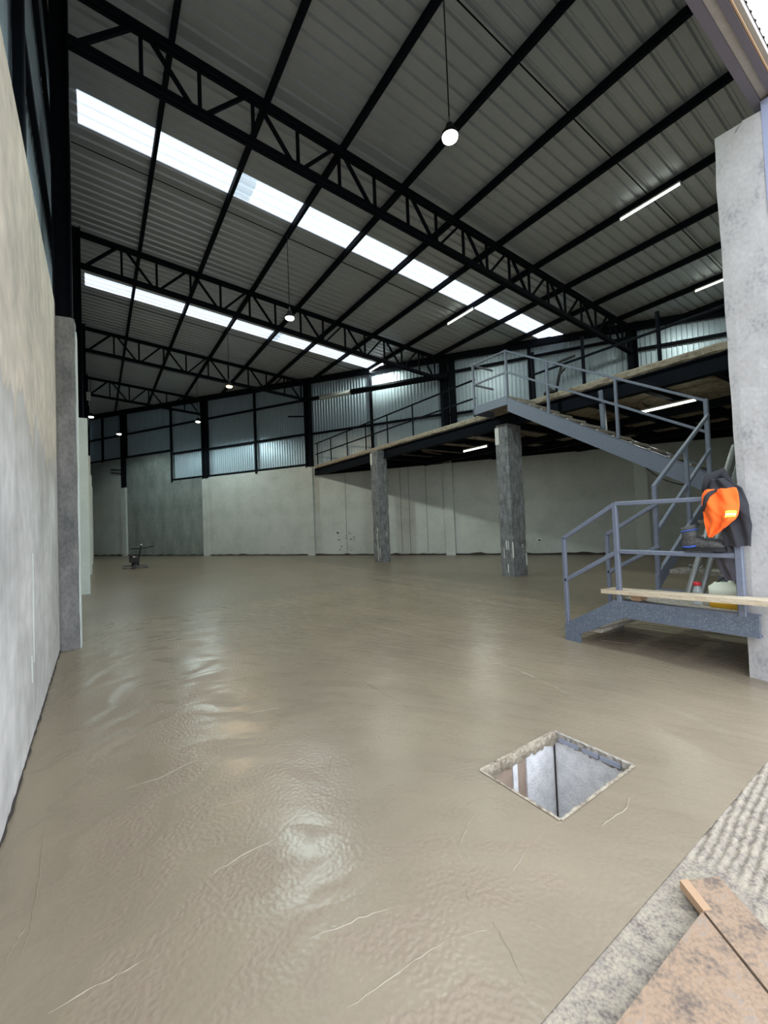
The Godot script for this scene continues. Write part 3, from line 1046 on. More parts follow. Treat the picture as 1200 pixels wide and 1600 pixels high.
# ------------------------------------------------------------------ front wall and header over the door
func build_front():
	var root := setting("wall_front", "front wall round the tall door opening, white ribbed cladding outside")
	var st := mb()
	# header over the opening: steel channels and a concrete lintel between them
	for q in [[-1.045, -0.985, M.beam_purple], [-0.985, -0.925, M.beam_beige], [-0.925, -0.88, M.beam_purple], [-0.88, -0.84, M.beam_beige]]:
		st = mb()
		var dy := 0.03 if q[2] == M.beam_beige else 0.0
		bx(st, Vector3(-0.6, 5.03 + dy, q[0]), Vector3(4.95, 5.6, q[1]))
		part("header_beam", st, q[2], root)
	st = mb()
	tube(st, [Vector3(-0.6, 5.045, -0.872), Vector3(4.9, 5.045, -0.872)], 0.008, 6)
	part("door_track", st, M.wood_edge, root)
	# cladding above the header and to the sides
	st = mb()
	ribbed(st, -6.0, 12.0, 0.1, 0.006, func(u, v, w): return Vector3(u, v, -0.835 + w), func(_u): return 5.12, func(_u): return 9.7, 0.4)
	part("cladding", st, M.facade, root)
	st = mb()
	bx(st, Vector3(-0.6, 5.4, -0.99), Vector3(20.3, 9.75, -0.86))
	part("inner_lining", st, M.sheet_roof, root)
	st = mb()
	bx(st, Vector3(5.25, -0.1, -1.06), Vector3(20.3, 5.4, -0.86))
	part("plaster_panel", st, M.plaster, root)
	st = mb()
	bx(st, Vector3(4.795, -0.05, -0.985), Vector3(4.98, 5.03, -0.84))
	part("door_jamb", st, M.jamb, root)
	st = mb()
	bx(st, Vector3(-6.0, -0.1, -0.99), Vector3(-0.59, 9.7, -0.85))
	part("plaster_panel", st, M.plaster, root)

# ------------------------------------------------------------------ concrete columns
func rough_column(lo: Vector3, hi: Vector3, seed_: int, jag := 0.0, rough := 0.008) -> SurfaceTool:
	var st := mb()
	var n := FastNoiseLite.new()
	n.seed = seed_
	n.frequency = 1.6
	n.fractal_octaves = 3
	var rows := 40
	var side := 5
	var rings := []
	var ce := Vector2((lo.x + hi.x) / 2, (lo.z + hi.z) / 2)
	for j in rows + 1:
		var ring := []
		for s in 4:
			for k in side:
				var t := float(k) / side
				var p := Vector2()
				if s == 0: p = Vector2(lerpf(lo.x, hi.x, t), hi.z)
				elif s == 1: p = Vector2(hi.x, lerpf(hi.z, lo.z, t))
				elif s == 2: p = Vector2(lerpf(hi.x, lo.x, t), lo.z)
				else: p = Vector2(lo.x, lerpf(lo.z, hi.z, t))
				if k == 0: p = ce + (p - ce) * (1.0 - 0.012 / (p - ce).length())
				var y := lerpf(lo.y, hi.y, float(j) / rows)
				var dr := n.get_noise_3d(p.x * 2, y, p.y * 2) * rough * 2.0
				p += (p - ce).normalized() * dr
				if j == rows: y += jag * (n.get_noise_3d(p.x * 5, 7, p.y * 5) - 0.3)
				ring.append(Vector3(p.x, y, p.y))
		rings.append(ring)
	loft(st, rings)
	return st

func build_columns():
	# left, unpainted
	var fy := floor_y(-0.3, -7.0)
	var t := thing("concrete_column", "unpainted dark grey concrete column against the left wall", "column", Vector3(0, 0, 0))
	part("shaft", rough_column(Vector3(LEFT_X - 0.02, fy - 0.02, -7.29), Vector3(-0.195, 4.46, -6.93), 3, 0.02), M.column_dark, t)
	var st := mb()
	bx(st, Vector3(-0.2, fy, -7.26), Vector3(-0.18, 4.3, -6.975))
	part("painted_side", st, M.plaster_white, t)
	# two under the mezzanine
	var spots := [[Vector3(8.62, floor_y(8.9, -7.1) - 0.02, -7.30), Vector3(9.17, 3.96, -6.90), "thick rough grey column under the stair platform", 5], [Vector3(8.66, floor_y(8.9, -13.1) - 0.02, -13.40), Vector3(9.10, 4.30, -12.92), "slimmer rough grey column holding the middle of the mezzanine edge", 6]]
	for q in spots:
		var c := thing("concrete_column", q[2], "column", Vector3.ZERO)
		part("shaft", rough_column(q[0], q[1], q[3], 0.05, 0.012), M.mezz_column, c)
		for k in 7:
			st = mb()
			var y: float = q[0].y + rng.randf() * 1.4 + 0.05
			var hh := 0.06 + 0.9 * rng.randf() * rng.randf()
			var onx := rng.randf() < 0.5
			var wv := 0.008 + 0.008 * rng.randf()
			if onx:
				var zz := lerpf(q[0].z + 0.04, q[1].z - 0.02, rng.randf())
				bx(st, Vector3(q[0].x - 0.012, y, zz - wv), Vector3(q[0].x + 0.02, y + hh, zz + wv))
			else:
				var xx := lerpf(q[0].x, q[1].x, rng.randf())
				bx(st, Vector3(xx - wv, y, q[1].z - 0.02), Vector3(xx + wv, y + hh, q[1].z + 0.012))
			part("paint_drip", st, M.white_drip, c)
		st = mb()
		bx(st, Vector3(q[0].x - 0.004, q[1].y - 0.5, q[0].z + 0.0), Vector3(q[0].x + 0.03, q[1].y - 0.06, q[0].z + 0.12))
		part("paint_patch", st, M.white_drip, c)
	# door pillar
	var p := thing("door_pillar", "tall pale concrete door pillar with a broken top", "pillar", Vector3.ZERO)
	part("shaft", rough_column(Vector3(4.79, -0.05, -1.33), Vector3(5.3, 4.98, -0.96), 8, 0.12, 0.007), M.pillar, p)

# ------------------------------------------------------------------ mezzanine
func build_mezzanine():
	var X := 8.85
	var t := thing("mezzanine", "raised mezzanine floor with a ragged concrete edge on dark steel beams", "mezzanine", Vector3.ZERO)
	var z1 := -1.15
	var z2 := wall_z(X) + 0.15
	# slab: edge ragged along x = X
	var st := mb()
	var n := FastNoiseLite.new()
	n.seed = 77; n.frequency = 0.9; n.fractal_octaves = 4
	var rows := 120
	var prev := []
	for i in rows + 1:
		var z := lerpf(z1, z2, float(i) / rows)
		var y := mezz_y(z)
		var xr := wall_x(z) - 0.05
		var e := n.get_noise_1d(z * 3.0)
		var f := n.get_noise_1d(z * 3.0 + 50.0)
		var cur := [Vector3(xr, y, z), Vector3(X + 0.03 + 0.02 * e, y + 0.01 * f, z), Vector3(X + 0.03 * e, y - 0.03, z), Vector3(X + 0.02 * f, y - 0.13 - 0.035 * e, z), Vector3(X + 0.07, y - 0.16 - 0.03 * f, z), Vector3(xr, y - 0.16, z)]
		if prev.size():
			for k in 6: quad(st, prev[k], prev[(k + 1) % 6], cur[(k + 1) % 6], cur[k])
		prev = cur
	part("slab", st, M.slab_edge, t)
	st = mb()
	bx(st, Vector3(X + 0.1, 4.14, z1), Vector3(X + 0.2, 4.16, z1 - 0.1))
	# edge beams in two lengths, joists behind
	for q in [[z1, -12.95], [-13.35, z2]]:
		st = mb()
		var a := Vector3(X + 0.17, mezz_y(q[0]) - 0.32, q[0])
		var b := Vector3(X + 0.17, mezz_y(q[1]) - 0.32, q[1])
		beam(st, a + Vector3(-0.02, 0, 0), b + Vector3(-0.02, 0, 0), 0.05, 0.30)
		beam(st, a + Vector3(-0.02, -0.15, 0), b + Vector3(-0.02, -0.15, 0), 0.2, 0.025)
		beam(st, a + Vector3(-0.02, 0.15, 0), b + Vector3(-0.02, 0.15, 0), 0.2, 0.025)
		part("edge_beam", st, M.steel, t)
	var z := -1.6
	while z > z2 + 0.8:
		st = mb()
		var xr := wall_x(z) - 0.1
		ibeam(st, Vector3(X + 0.2, mezz_y(z) - 0.27, z), Vector3(xr, mezz_y(z) - 0.27, z), 0.12, 0.2, 0.015)
		part("joist", st, M.steel, t)
		z -= 1.2
	for x in [11.7, 13.2, 14.8]:
		st = mb()
		var ze := wall_z(x) + 0.3
		ibeam(st, Vector3(x, mezz_y(z1) - 0.43, z1), Vector3(x, mezz_y(ze) - 0.43, ze), 0.14, 0.18, 0.015)
		part("cross_beam", st, M.steel, t)
	# wall-side beam
	st = mb()
	var wa := Vector3(wall_x(-1.5) - 0.22, mezz_y(-1.5) - 0.33, -1.5)
	var wb := Vector3(wall_x(z2) - 0.1, mezz_y(z2) - 0.33, z2)
	ibeam(st, wa, wb, 0.2, 0.3, 0.02)
	part("wall_beam", st, M.steel, t)
	# decking seen between the joists
	st = mb()
	var poly := [[X + 0.12, z1], [wall_x(z1) - 0.1, z1], [wall_x(z2) - 0.0, z2]]
	var pts := []
	for q in poly: pts.append(Vector3(q[0], mezz_y(q[1]) - 0.175, q[1]))
	tri(st, pts[0], pts[1], pts[2])
	part("decking", st, M.slab_edge, t)
	# rusty packing and hangers under the deck
	for k in 14:
		st = mb()
		var zz := -2.0 - rng.randf() * 11.0
		var xx := 9.6 + rng.randf() * 2.5
		beam(st, Vector3(xx, mezz_y(zz) - 0.24, zz), Vector3(xx + 0.9 + rng.randf(), mezz_y(zz) - 0.26, zz - 0.4 + 0.8 * rng.randf()), 0.1, 0.03)
		part("prop_board", st, M.rusty, t)
	# far railing on the edge
	var r := thing("mezzanine_railing", "long dark steel railing on the mezzanine edge beyond the platform", "railing", Vector3.ZERO)
	var ra := -8.15
	var rb := z2 + 0.1
	for h in [1.05, 0.53]:
		st = mb()
		bar(st, Vector3(X + 0.03, mezz_y(ra) + h, ra), Vector3(X + 0.03, mezz_y(rb) + h, rb), 0.045, 0.045)
		part("rail", st, M.steel, r)
	for zz in [-8.2, -9.5, -11.0, -12.5, -14.0, -15.5, -17.0, -18.4]:
		st = mb()
		bar(st, Vector3(X + 0.03, mezz_y(zz) + 0.005, zz), Vector3(X + 0.03, mezz_y(zz) + 1.05, zz), 0.04, 0.04)
		part("post", st, M.steel, r)
	var r2 := thing("mezzanine_railing", "broken dark railing of tall posts with one rail beside the stair top", "railing", Vector3.ZERO)
	for q in [[-6.25, 1.15], [-4.98, 1.05], [-3.48, 0.95]]:
		st = mb()
		bar(st, Vector3(X + 0.04, mezz_y(q[0]) + 0.005, q[0]), Vector3(X + 0.04, mezz_y(q[0]) + q[1], q[0]), 0.06, 0.06)
		part("post", st, M.steel, r2)
	st = mb()
	bar(st, Vector3(X + 0.0, mezz_y(-6.2) + 0.58, -6.25), Vector3(X + 0.0, mezz_y(-1.8) + 0.58, -1.8), 0.045, 0.045)
	part("rail", st, M.steel, r2)
	# black breaker leaning on the rail
	var k := thing("leaning_tool", "black long-handled tool leaning on the mezzanine rail", "tool", Vector3(8.9, mezz_y(-5.7), -5.7))
	st = mb(true)
	tube(st, [Vector3(0.05, 0.02, 0.0), Vector3(0.0, 0.3, 0.1), Vector3(-0.02, 0.62, 0.22)], [0.03, 0.035, 0.025], 8)
	part("shaft", st, M.black, k)
	st = mb()
	bar(st, Vector3(-0.03, 0.66, 0.05), Vector3(-0.03, 0.68, 0.55), 0.04, 0.05)
	part("handle", st, M.black, k)
	st = mb()
	bar(st, Vector3(-0.03, 0.36, 0.12), Vector3(-0.03, 0.48, 0.3), 0.04, 0.04)
	part("grip", st, M.black, k)
	st = mb(true)
	tube(st, [Vector3(0.05, 0.05, -0.3), Vector3(0.03, 0.1, -0.15), Vector3(0.05, 0.03, 0.0)], [0.05, 0.07, 0.03], 8)
	part("hose", st, M.black, k)

# ------------------------------------------------------------------ stair
func build_stair():
	var t := thing("steel_staircase", "blue-grey steel staircase turning from the floor up to the mezzanine", "staircase", Vector3.ZERO)
	var f0 := floor_y(4.7, -3.0)
	var st := mb()
	# front cranked stringers of the short lower steps and landing
	for x in [4.7, 5.7]:
		st = mb()
		prism(st, [[-3.03, f0 - 0.01], [-2.85, f0 - 0.01], [-2.85, 0.12], [-2.31, 0.405], [-1.2, 0.405], [-1.2, 0.58], [-2.44, 0.565], [-3.03, 0.22]], Vector3(x - 0.02, 0, 0), Vector3(0, 0, 1), Vector3(0, 1, 0), Vector3(0.04, 0, 0))
		part("stringer", st, M.stair_splashed, t)
		st = mb()   # flanges
		beam(st, Vector3(x + 0.03, 0.572, -2.44), Vector3(x + 0.03, 0.584, -1.2), 0.09, 0.012)
		beam(st, Vector3(x + 0.03, 0.40, -2.31), Vector3(x + 0.03, 0.40, -1.2), 0.09, 0.012)
		part("stringer_flange", st, M.stair, t)
	# bottom tread and landing plate
	st = mb()
	bx(st, Vector3(4.73, 0.17, -2.95), Vector3(5.68, 0.21, -2.62))
	bx(st, Vector3(4.73, 0.13, -2.95), Vector3(5.68, 0.17, -2.9))
	part("tread", st, M.tread, t)
	st = mb()
	bx(st, Vector3(4.73, 0.35, -2.68), Vector3(5.68, 0.39, -2.38))
	part("tread", st, M.tread, t)
	st = mb()
	bx(st, Vector3(4.72, 0.53, -2.42), Vector3(5.72, 0.57, -1.34))
	part("landing", st, M.tread, t)
	# front rail: cranked with the steps
	for x in [4.7, 5.7]:
		var zt := -1.3 if x < 5 else -2.38
		for q in [[1.25, 1.63], [0.745, 1.11]]:
			st = mb()
			bar(st, Vector3(x, q[0], -3.0), Vector3(x, q[1], -2.36), 0.045, 0.045)
			part("handrail", st, M.stair, t)
			if x < 5:
				st = mb()
				bar(st, Vector3(x, q[1], -2.36), Vector3(x, q[1] - 0.01, zt), 0.045, 0.045)
				part("handrail", st, M.stair, t)
		st = mb()
		bar(st, Vector3(x, 0.21, -3.0), Vector3(x, 1.26, -3.0), 0.045, 0.045)
		part("rail_post", st, M.stair, t)
	st = mb()
	bar(st, Vector3(4.7, 0.56, -2.37), Vector3(4.7, 1.63, -2.37), 0.05, 0.05)
	part("rail_post", st, M.stair, t)
	st = mb()
	bar(st, Vector3(4.7, 0.57, -1.31), Vector3(4.7, 1.62, -1.31), 0.06, 0.06)
	part("rail_post", st, M.stair, t)
	# second flight climbs along +x from the landing
	var za := -2.42
	var zb := -1.42
	var A := Vector2(5.72, 0.57)
	var B := Vector2(8.05, 1.98)
	for z in [za, zb]:
		st = mb()
		prism(st, [[A.x, A.y], [A.x, A.y + 0.18], [B.x, B.y + 0.1], [B.x, B.y - 0.12]], Vector3(0, 0, z - 0.02), Vector3(1, 0, 0), Vector3(0, 1, 0), Vector3(0, 0, 0.04))
		part("stringer", st, M.stair, t)
	var nt := 7
	for k in range(1, nt):
		var q := float(k) / nt
		var y := lerpf(A.y, B.y, q) + 0.02
		var x := lerpf(A.x, B.x, q) - 0.02
		st = mb()
		bx(st, Vector3(x, y - 0.05, za + 0.02), Vector3(x + 0.3, y, zb - 0.02))
		part("tread", st, M.tread, t)
	# upper landing
	st = mb()
	bx(st, Vector3(8.05, 1.9, -2.6), Vector3(9.05, 1.98, -1.4))
	part("landing", st, M.tread, t)
	st = mb()
	bx(st, Vector3(8.03, 1.35, -2.52), Vector3(8.23, 2.0, -2.44))
	bx(st, Vector3(8.03, floor_y(8.1, -2.5), -2.52), Vector3(8.15, 1.4, -2.42))
	part("landing_leg", st, M.stair, t)
	# flight rails on the left side
	st = mb()
	bar(st, Vector3(5.76, 0.57, -2.42), Vector3(5.8, 1.86, -2.42), 0.05, 0.05)
	part("rail_post", st, M.stair, t)
	st = mb()
	bar(st, Vector3(5.82, 1.84, -2.44), Vector3(7.85, 3.0, -2.46), 0.05, 0.05)
	part("handrail", st, M.stair, t)
	st = mb()
	bar(st, Vector3(5.82, 1.27, -2.44), Vector3(7.85, 2.47, -2.46), 0.045, 0.045)
	part("handrail", st, M.stair, t)
	st = mb()
	bar(st, Vector3(6.88, 1.25, -2.44), Vector3(6.88, 2.44, -2.44), 0.05, 0.05)
	part("rail_post", st, M.stair, t)
	st = mb()
	bar(st, Vector3(7.9, 1.9, -2.5), Vector3(7.93, 3.27, -2.5), 0.06, 0.06)
	part("rail_post", st, M.stair, t)
	# third flight climbs towards -z to the platform
	var C := Vector2(-2.5, 2.08)
	var D := Vector2(-6.43, 4.41)
	for x in [8.1, 8.8]:
		st = mb()
		prism(st, [[C.x, C.y - 0.33], [C.x, C.y], [D.x, D.y], [D.x, D.y - 0.33]], Vector3(x - 0.02, 0, 0), Vector3(0, 0, 1), Vector3(0, 1, 0), Vector3(0.04, 0, 0))
		part("stringer", st, M.stair, t)
		st = mb()
		beam(st, Vector3(x + 0.03, C.y, C.x), Vector3(x + 0.03, D.y, D.x), 0.1, 0.014)
		part("stringer_flange", st, M.stair, t)
	var n3 := 13
	for k in n3:
		var q := (k + 0.5) / n3
		var z := lerpf(C.x, D.x, q)
		var y := lerpf(C.y, D.y, q) - 0.03
		st = mb()
		bx(st, Vector3(8.12, y - 0.05, z - 0.14), Vector3(8.78, y, z + 0.14))
		part("tread", st, M.tread, t)
	# platform at the top
	st = mb()
	bx(st, Vector3(8.1, 4.40, -7.48), Vector3(8.85, 4.44, -6.40))
	part("platform", st, M.tread, t)
	st = mb()
	bx(st, Vector3(8.08, 4.24, -7.50), Vector3(8.12, 4.45, -6.42))
	bx(st, Vector3(8.08, 4.24, -7.52), Vector3(8.85, 4.45, -7.48))
	part("platform_fascia", st, M.stair, t)
	# platform and flight railing
	for h in [1.11, 0.6]:
		st = mb()
		bar(st, Vector3(8.1, 4.42 + h, -6.43), Vector3(8.1, 4.42 + h, -7.48), 0.045, 0.045)
		bar(st, Vector3(8.1, 4.42 + h, -7.48), Vector3(8.85, 4.42 + h, -7.48), 0.045, 0.045)
		part("handrail", st, M.stair, t)
		st = mb()
		bar(st, Vector3(8.1, 4.42 + h, -6.43), Vector3(8.1, 4.42 + h - 2.24, -2.56), 0.045, 0.045)
		part("handrail", st, M.stair, t)
	for q in [[-7.48, 4.42, 5.54], [-6.43, 4.42, 5.55], [-5.36, 3.75, 4.94], [-3.94, 2.95, 4.1]]:
		st = mb()
		bar(st, Vector3(8.1, q[1], q[0]), Vector3(8.1, q[2], q[0]), 0.055, 0.055)
		part("rail_post", st, M.stair, t)
	st = mb()
	bar(st, Vector3(7.93, 3.25, -2.5), Vector3(8.1, 3.3, -2.56), 0.045, 0.045)
	part("handrail", st, M.stair, t)
	# hanger between mezzanine beam and inner stringer
	st = mb()
	bar(st, Vector3(9.0, 3.25, -4.66), Vector3(9.0, 4.2, -4.68), 0.1, 0.1)
	part("hanger", st, M.stair, t)

# ------------------------------------------------------------------ lamps
func build_lamps():
	var spots := [[4.18, 6.92, -4.08, 0, 12.0, "round white high-bay lamp on a long chain before the longest truss"], [4.18, 6.92, -10.0, 0, 14.0, "round white high-bay lamp hanging beside the long skylight strip"], [4.18, 6.92, -15.95, 1, 6.5, "pendant lamp glowing warm amber on a thin chain"],
		[4.18, 6.92, -21.8, 0, 9.5, "small white high-bay lamp in front of the back wall sheets"], [1.09, 6.95, -26.3, 0, 4.0, "small white high-bay lamp above the power trowel machine"], [-0.12, 7.5, -25.3, 0, 2.5, "small white lamp close to the far end of the left wall"]]
	for q in spots:
		var warm: bool = q[3] == 1
		var t := thing("pendant_lamp", q[5], "lamp", Vector3(q[0], q[1], q[2]), "pendant high-bay lamps")
		var st := mb(true)
		lathe(st, Vector3.ZERO, [[0.0, 0.16], [0.05, 0.16], [0.06, 0.12], [0.08, 0.06], [0.11, 0.04], [0.12, 0.0], [0.112, -0.015]])
		part("housing", st, M.black, t)
		st = mb(true)
		lathe(st, Vector3.ZERO, [[0.112, -0.015], [0.106, -0.04], [0.08, -0.06], [0.0, -0.07]])
		part("lamp_lens", st, M.lamp_warm if warm else M.lamp_white, t)
		st = mb()
		tube(st, [Vector3(0, 0.16, 0), Vector3(0, roof_y(q[0]) - 0.15 - q[1], 0)], 0.010, 5)
		part("chain", st, M.black, t)
		st = mb()
		bar(st, Vector3(0, 0.16, 0), Vector3(0, 0.26, 0), 0.03, 0.03)
		part("hook", st, M.galv, t)
		var l := SpotLight3D.new()          # high-bay lamps throw their light down
		l.name = "lamp_light"
		l.position = Vector3(0, -0.13, 0)
		l.rotation_degrees = Vector3(-90, 0, 0)
		l.spot_angle = 84.0
		l.spot_angle_attenuation = 0.3
		l.light_color = Color(1.0, 0.88, 0.7) if warm else Color(0.92, 1.0, 0.99)
		l.light_energy = q[4]
		l.light_size = 0.12
		l.spot_range = 60.0
		l.spot_attenuation = 2.0
		l.shadow_enabled = true
		t.add_child(l)
	# tubes under purlins: [x, y, z near, z far]
	var px := 1.09 + 1.56 * 6
	var px2 := 1.09 + 1.56 * 9
	for q in [[px, roof_y(px) - 0.22, -3.5, -4.74, "white fluorescent tube under a purlin between the door and the longest truss"], [px, roof_y(px) - 0.22, -9.5, -10.72, "white fluorescent tube under a purlin beside the long skylight strip"], [px, roof_y(px) - 0.22, -14.8, -15.9, "white fluorescent tube at the wall end of the shorter skylight strip"], [px2, roof_y(px2) - 0.22, -3.6, -4.85, "white fluorescent tube partly hidden by the door pillar"]]:
		tube_lamp(q, q[4], "tubes under the roof")
	for q in [[10.52, 3.93, -9.25, -10.3, "white fluorescent tube under the mezzanine between the two grey columns"], [10.72, 3.93, -3.55, -4.66, "white fluorescent tube under the mezzanine behind the upper stair flight"]]:
		tube_lamp(q, q[4], "tubes under the mezzanine")

func tube_lamp(q: Array, label: String, group: String):
	var L: float = q[2] - q[3]
	var t := thing("tube_light", label, "lamp", Vector3(q[0], q[1], (q[2] + q[3]) / 2), group)
	var st := mb(true)
	tube(st, [Vector3(0, 0, -L / 2), Vector3(0, 0, L / 2)], 0.022, 10)
	part("light_tube", st, M.tube_glow, t)
	st = mb()
	bar(st, Vector3(0, 0.045, -L / 2), Vector3(0, 0.045, L / 2), 0.05, 0.04)
	part("batten", st, M.outlet, t)
	for s in [-1, 1]:
		st = mb()
		bar(st, Vector3(0, 0.01, s * L / 2), Vector3(0, 0.01, s * (L / 2 + 0.02)), 0.05, 0.07)
		part("end_cap", st, M.outlet, t)
	var l := AreaLight3D.new()
	l.name = "tube_area_light"
	l.area_size = Vector2(0.05, L)
	l.rotation_degrees = Vector3(-90, 0, 0)
	l.position = Vector3(0, -0.03, 0)
	l.light_color = Color(0.97, 1.0, 0.95)
	l.light_energy = 8.0 if q[1] > 5.0 else 3.5
	l.area_range = 40.0
	l.shadow_enabled = true
	t.add_child(l)

# ------------------------------------------------------------------ loose things
func build_clutter():
	var st := mb()
	# plank lying over the landing
	var plank := thing("scaffold_plank", "long pale weathered plank laid over the stair landing", "plank", Vector3.ZERO)
	var a := Vector3(4.80, 0.655, -2.56)
	var b := Vector3(4.50, 0.76, -0.70)
	beam(st, a, b, 0.2, 0.045)
	part("board", st, M.wood, plank)
	st = mb()
	bx(st, Vector3(4.74, 0.585, -2.27), Vector3(4.90, 0.642, -2.18))
	var o := part("wood_block", st, M.wood_edge, self)
	tag(o, "small wood block wedged under the pale plank", "block")
	# plywood and board on the apron
	var ply := thing("plywood_sheet", "stained plywood sheet lying on the rough apron", "plywood", Vector3.ZERO)
	st = mb()
	prism(st, [[0.9, -0.70], [1.82, -0.685], [1.40, -0.10], [0.9, -0.10]], Vector3(0, 0.0, 0), Vector3(1, 0, 0), Vector3(0, 0, 1), Vector3(0, 0.03, 0))
	part("sheet", st, M.plywood, ply)
	var bo := thing("wood_board", "short splintered board with a fresh pale end beside the plywood sheet", "board", Vector3.ZERO)
	st = mb()
	prism(st, [[1.90, -0.785], [2.045, -0.705], [1.62, -0.12], [1.425, -0.12], [1.825, -0.68]], Vector3(0, 0.002, 0), Vector3(1, 0, 0), Vector3(0, 0, 1), Vector3(0, 0.032, 0))
	part("sheet", st, M.plywood, bo)
	st = mb()
	prism(st, [[1.90, -0.787], [1.93, -0.77], [1.85, -0.665], [1.822, -0.682]], Vector3(0, 0.004, 0), Vector3(1, 0, 0), Vector3(0, 0, 1), Vector3(0, 0.033, 0))
	part("pale_end", st, M.wood_edge, bo)
	# two pipes leaning up the flight
	for k in 2:
		var p := mb(true)
		tube(p, [Vector3(5.2 + 0.1 * k, 0.60, -1.92 + 0.09 * k), Vector3(6.9 + 0.1 * k, 2.35, -1.90 + 0.07 * k)], 0.03, 12)
		var po := part("steel_pipe", p, M.galv, self)
		tag(po, ["grey pipe leaning up the stair flight beside the handrail", "grey pipe leaning up the stair flight beside the hanging trousers"][k], "pipe", "pipes leaning on the stair")
	build_clothes()
	build_boot()
	build_jug()
	build_trowel()
	# clamp on the first tread
	var c := thing("pipe_clamp", "small metal pipe clamp lying on a stair tread", "clamp", Vector3(5.93, 0.81, -2.12))
	st = mb(true)
	var ring := []
	for k in 13: ring.append(Vector3(0.0, 0.03 + 0.03 * sin(TAU * k / 12), 0.03 * cos(TAU * k / 12)))
	tube(st, ring, 0.01, 6)
	part("ring", st, M.galv, c)
	st = mb(true)
	tube(st, [Vector3(0, 0.03, 0.03), Vector3(0, 0.025, 0.09), Vector3(0, 0.055, 0.12)], 0.012, 6)
	part("lever", st, M.galv, c)
	# cable slung under the upper flight
	var pts := []
	for k in 15:
		var q := k / 14.0
		pts.append(Vector3(lerpf(8.7, 8.1, q), lerpf(3.0, 1.95, q) - 0.32 * sin(PI * q), lerpf(-4.2, -2.6, q)))
	st = mb()
	tube(st, pts, 0.012, 6)
	o = part("black_cable", st, M.black, self)
	tag(o, "black cable sagging under the upper stair flight", "cable")

# a draped sheet: rows of [y, z left, z right, x], puckered, with thickness
func drape_point(rows: Array, n: FastNoiseLite, folds: float, bulge: float, u: float, v: float) -> Vector3:
	var t := v * (rows.size() - 1)
	var k := mini(int(t), rows.size() - 2)
	var f := t - k
	var r := []
	for c in 4: r.append(lerpf(rows[k][c], rows[k + 1][c], f))
	var z := lerpf(r[1], r[2], u)
	var x: float = r[3] - bulge * pow(sin(PI * u), 0.6)
	x += folds * n.get_noise_3d(z + r[0] * 0.5, r[0] * 0.35, 0) + folds * 0.35 * sin(u * 13.0 + r[0] * 9.0)
	return Vector3(x, r[0] + 0.01 * n.get_noise_2d(z * 3, 4), z)

func drape_noise(seed_: int) -> FastNoiseLite:
	var n := FastNoiseLite.new()
	n.seed = seed_
	n.frequency = 5.0
	n.fractal_octaves = 3
	return n

func drape(rows: Array, seed_: int, folds: float, bulge: float, u0 := 0.0, u1 := 1.0, v0 := 0.0, v1 := 1.0, off := 0.0, thick := 0.012) -> SurfaceTool:
	var st := mb(true)
	var n := drape_noise(seed_)
	var nu := maxi(3, int(26 * (u1 - u0)))
	var nv := maxi(3, int(34 * (v1 - v0)))
	var layers := []
	for side in 2:
		var gridv := []
		for j in nv + 1:
			var row := []
			for i in nu + 1:
				row.append(drape_point(rows, n, folds, bulge, lerpf(u0, u1, float(i) / nu), lerpf(v0, v1, float(j) / nv)) + Vector3(side * thick - off, 0, 0))
			gridv.append(row)
		layers.append(gridv)
	for side in 2:
		for j in nv:
			for i in nu:
				var q = layers[side]
				quad(st, q[j][i], q[j][i + 1], q[j + 1][i + 1], q[j + 1][i])
	for j in nv:
		for i in [0, nu]:
			quad(st, layers[0][j][i], layers[1][j][i], layers[1][j + 1][i], layers[0][j + 1][i])
	for i in nu:
		for j in [0, nv]:
			quad(st, layers[0][j][i], layers[1][j][i], layers[1][j][i + 1], layers[0][j][i + 1])
	return st

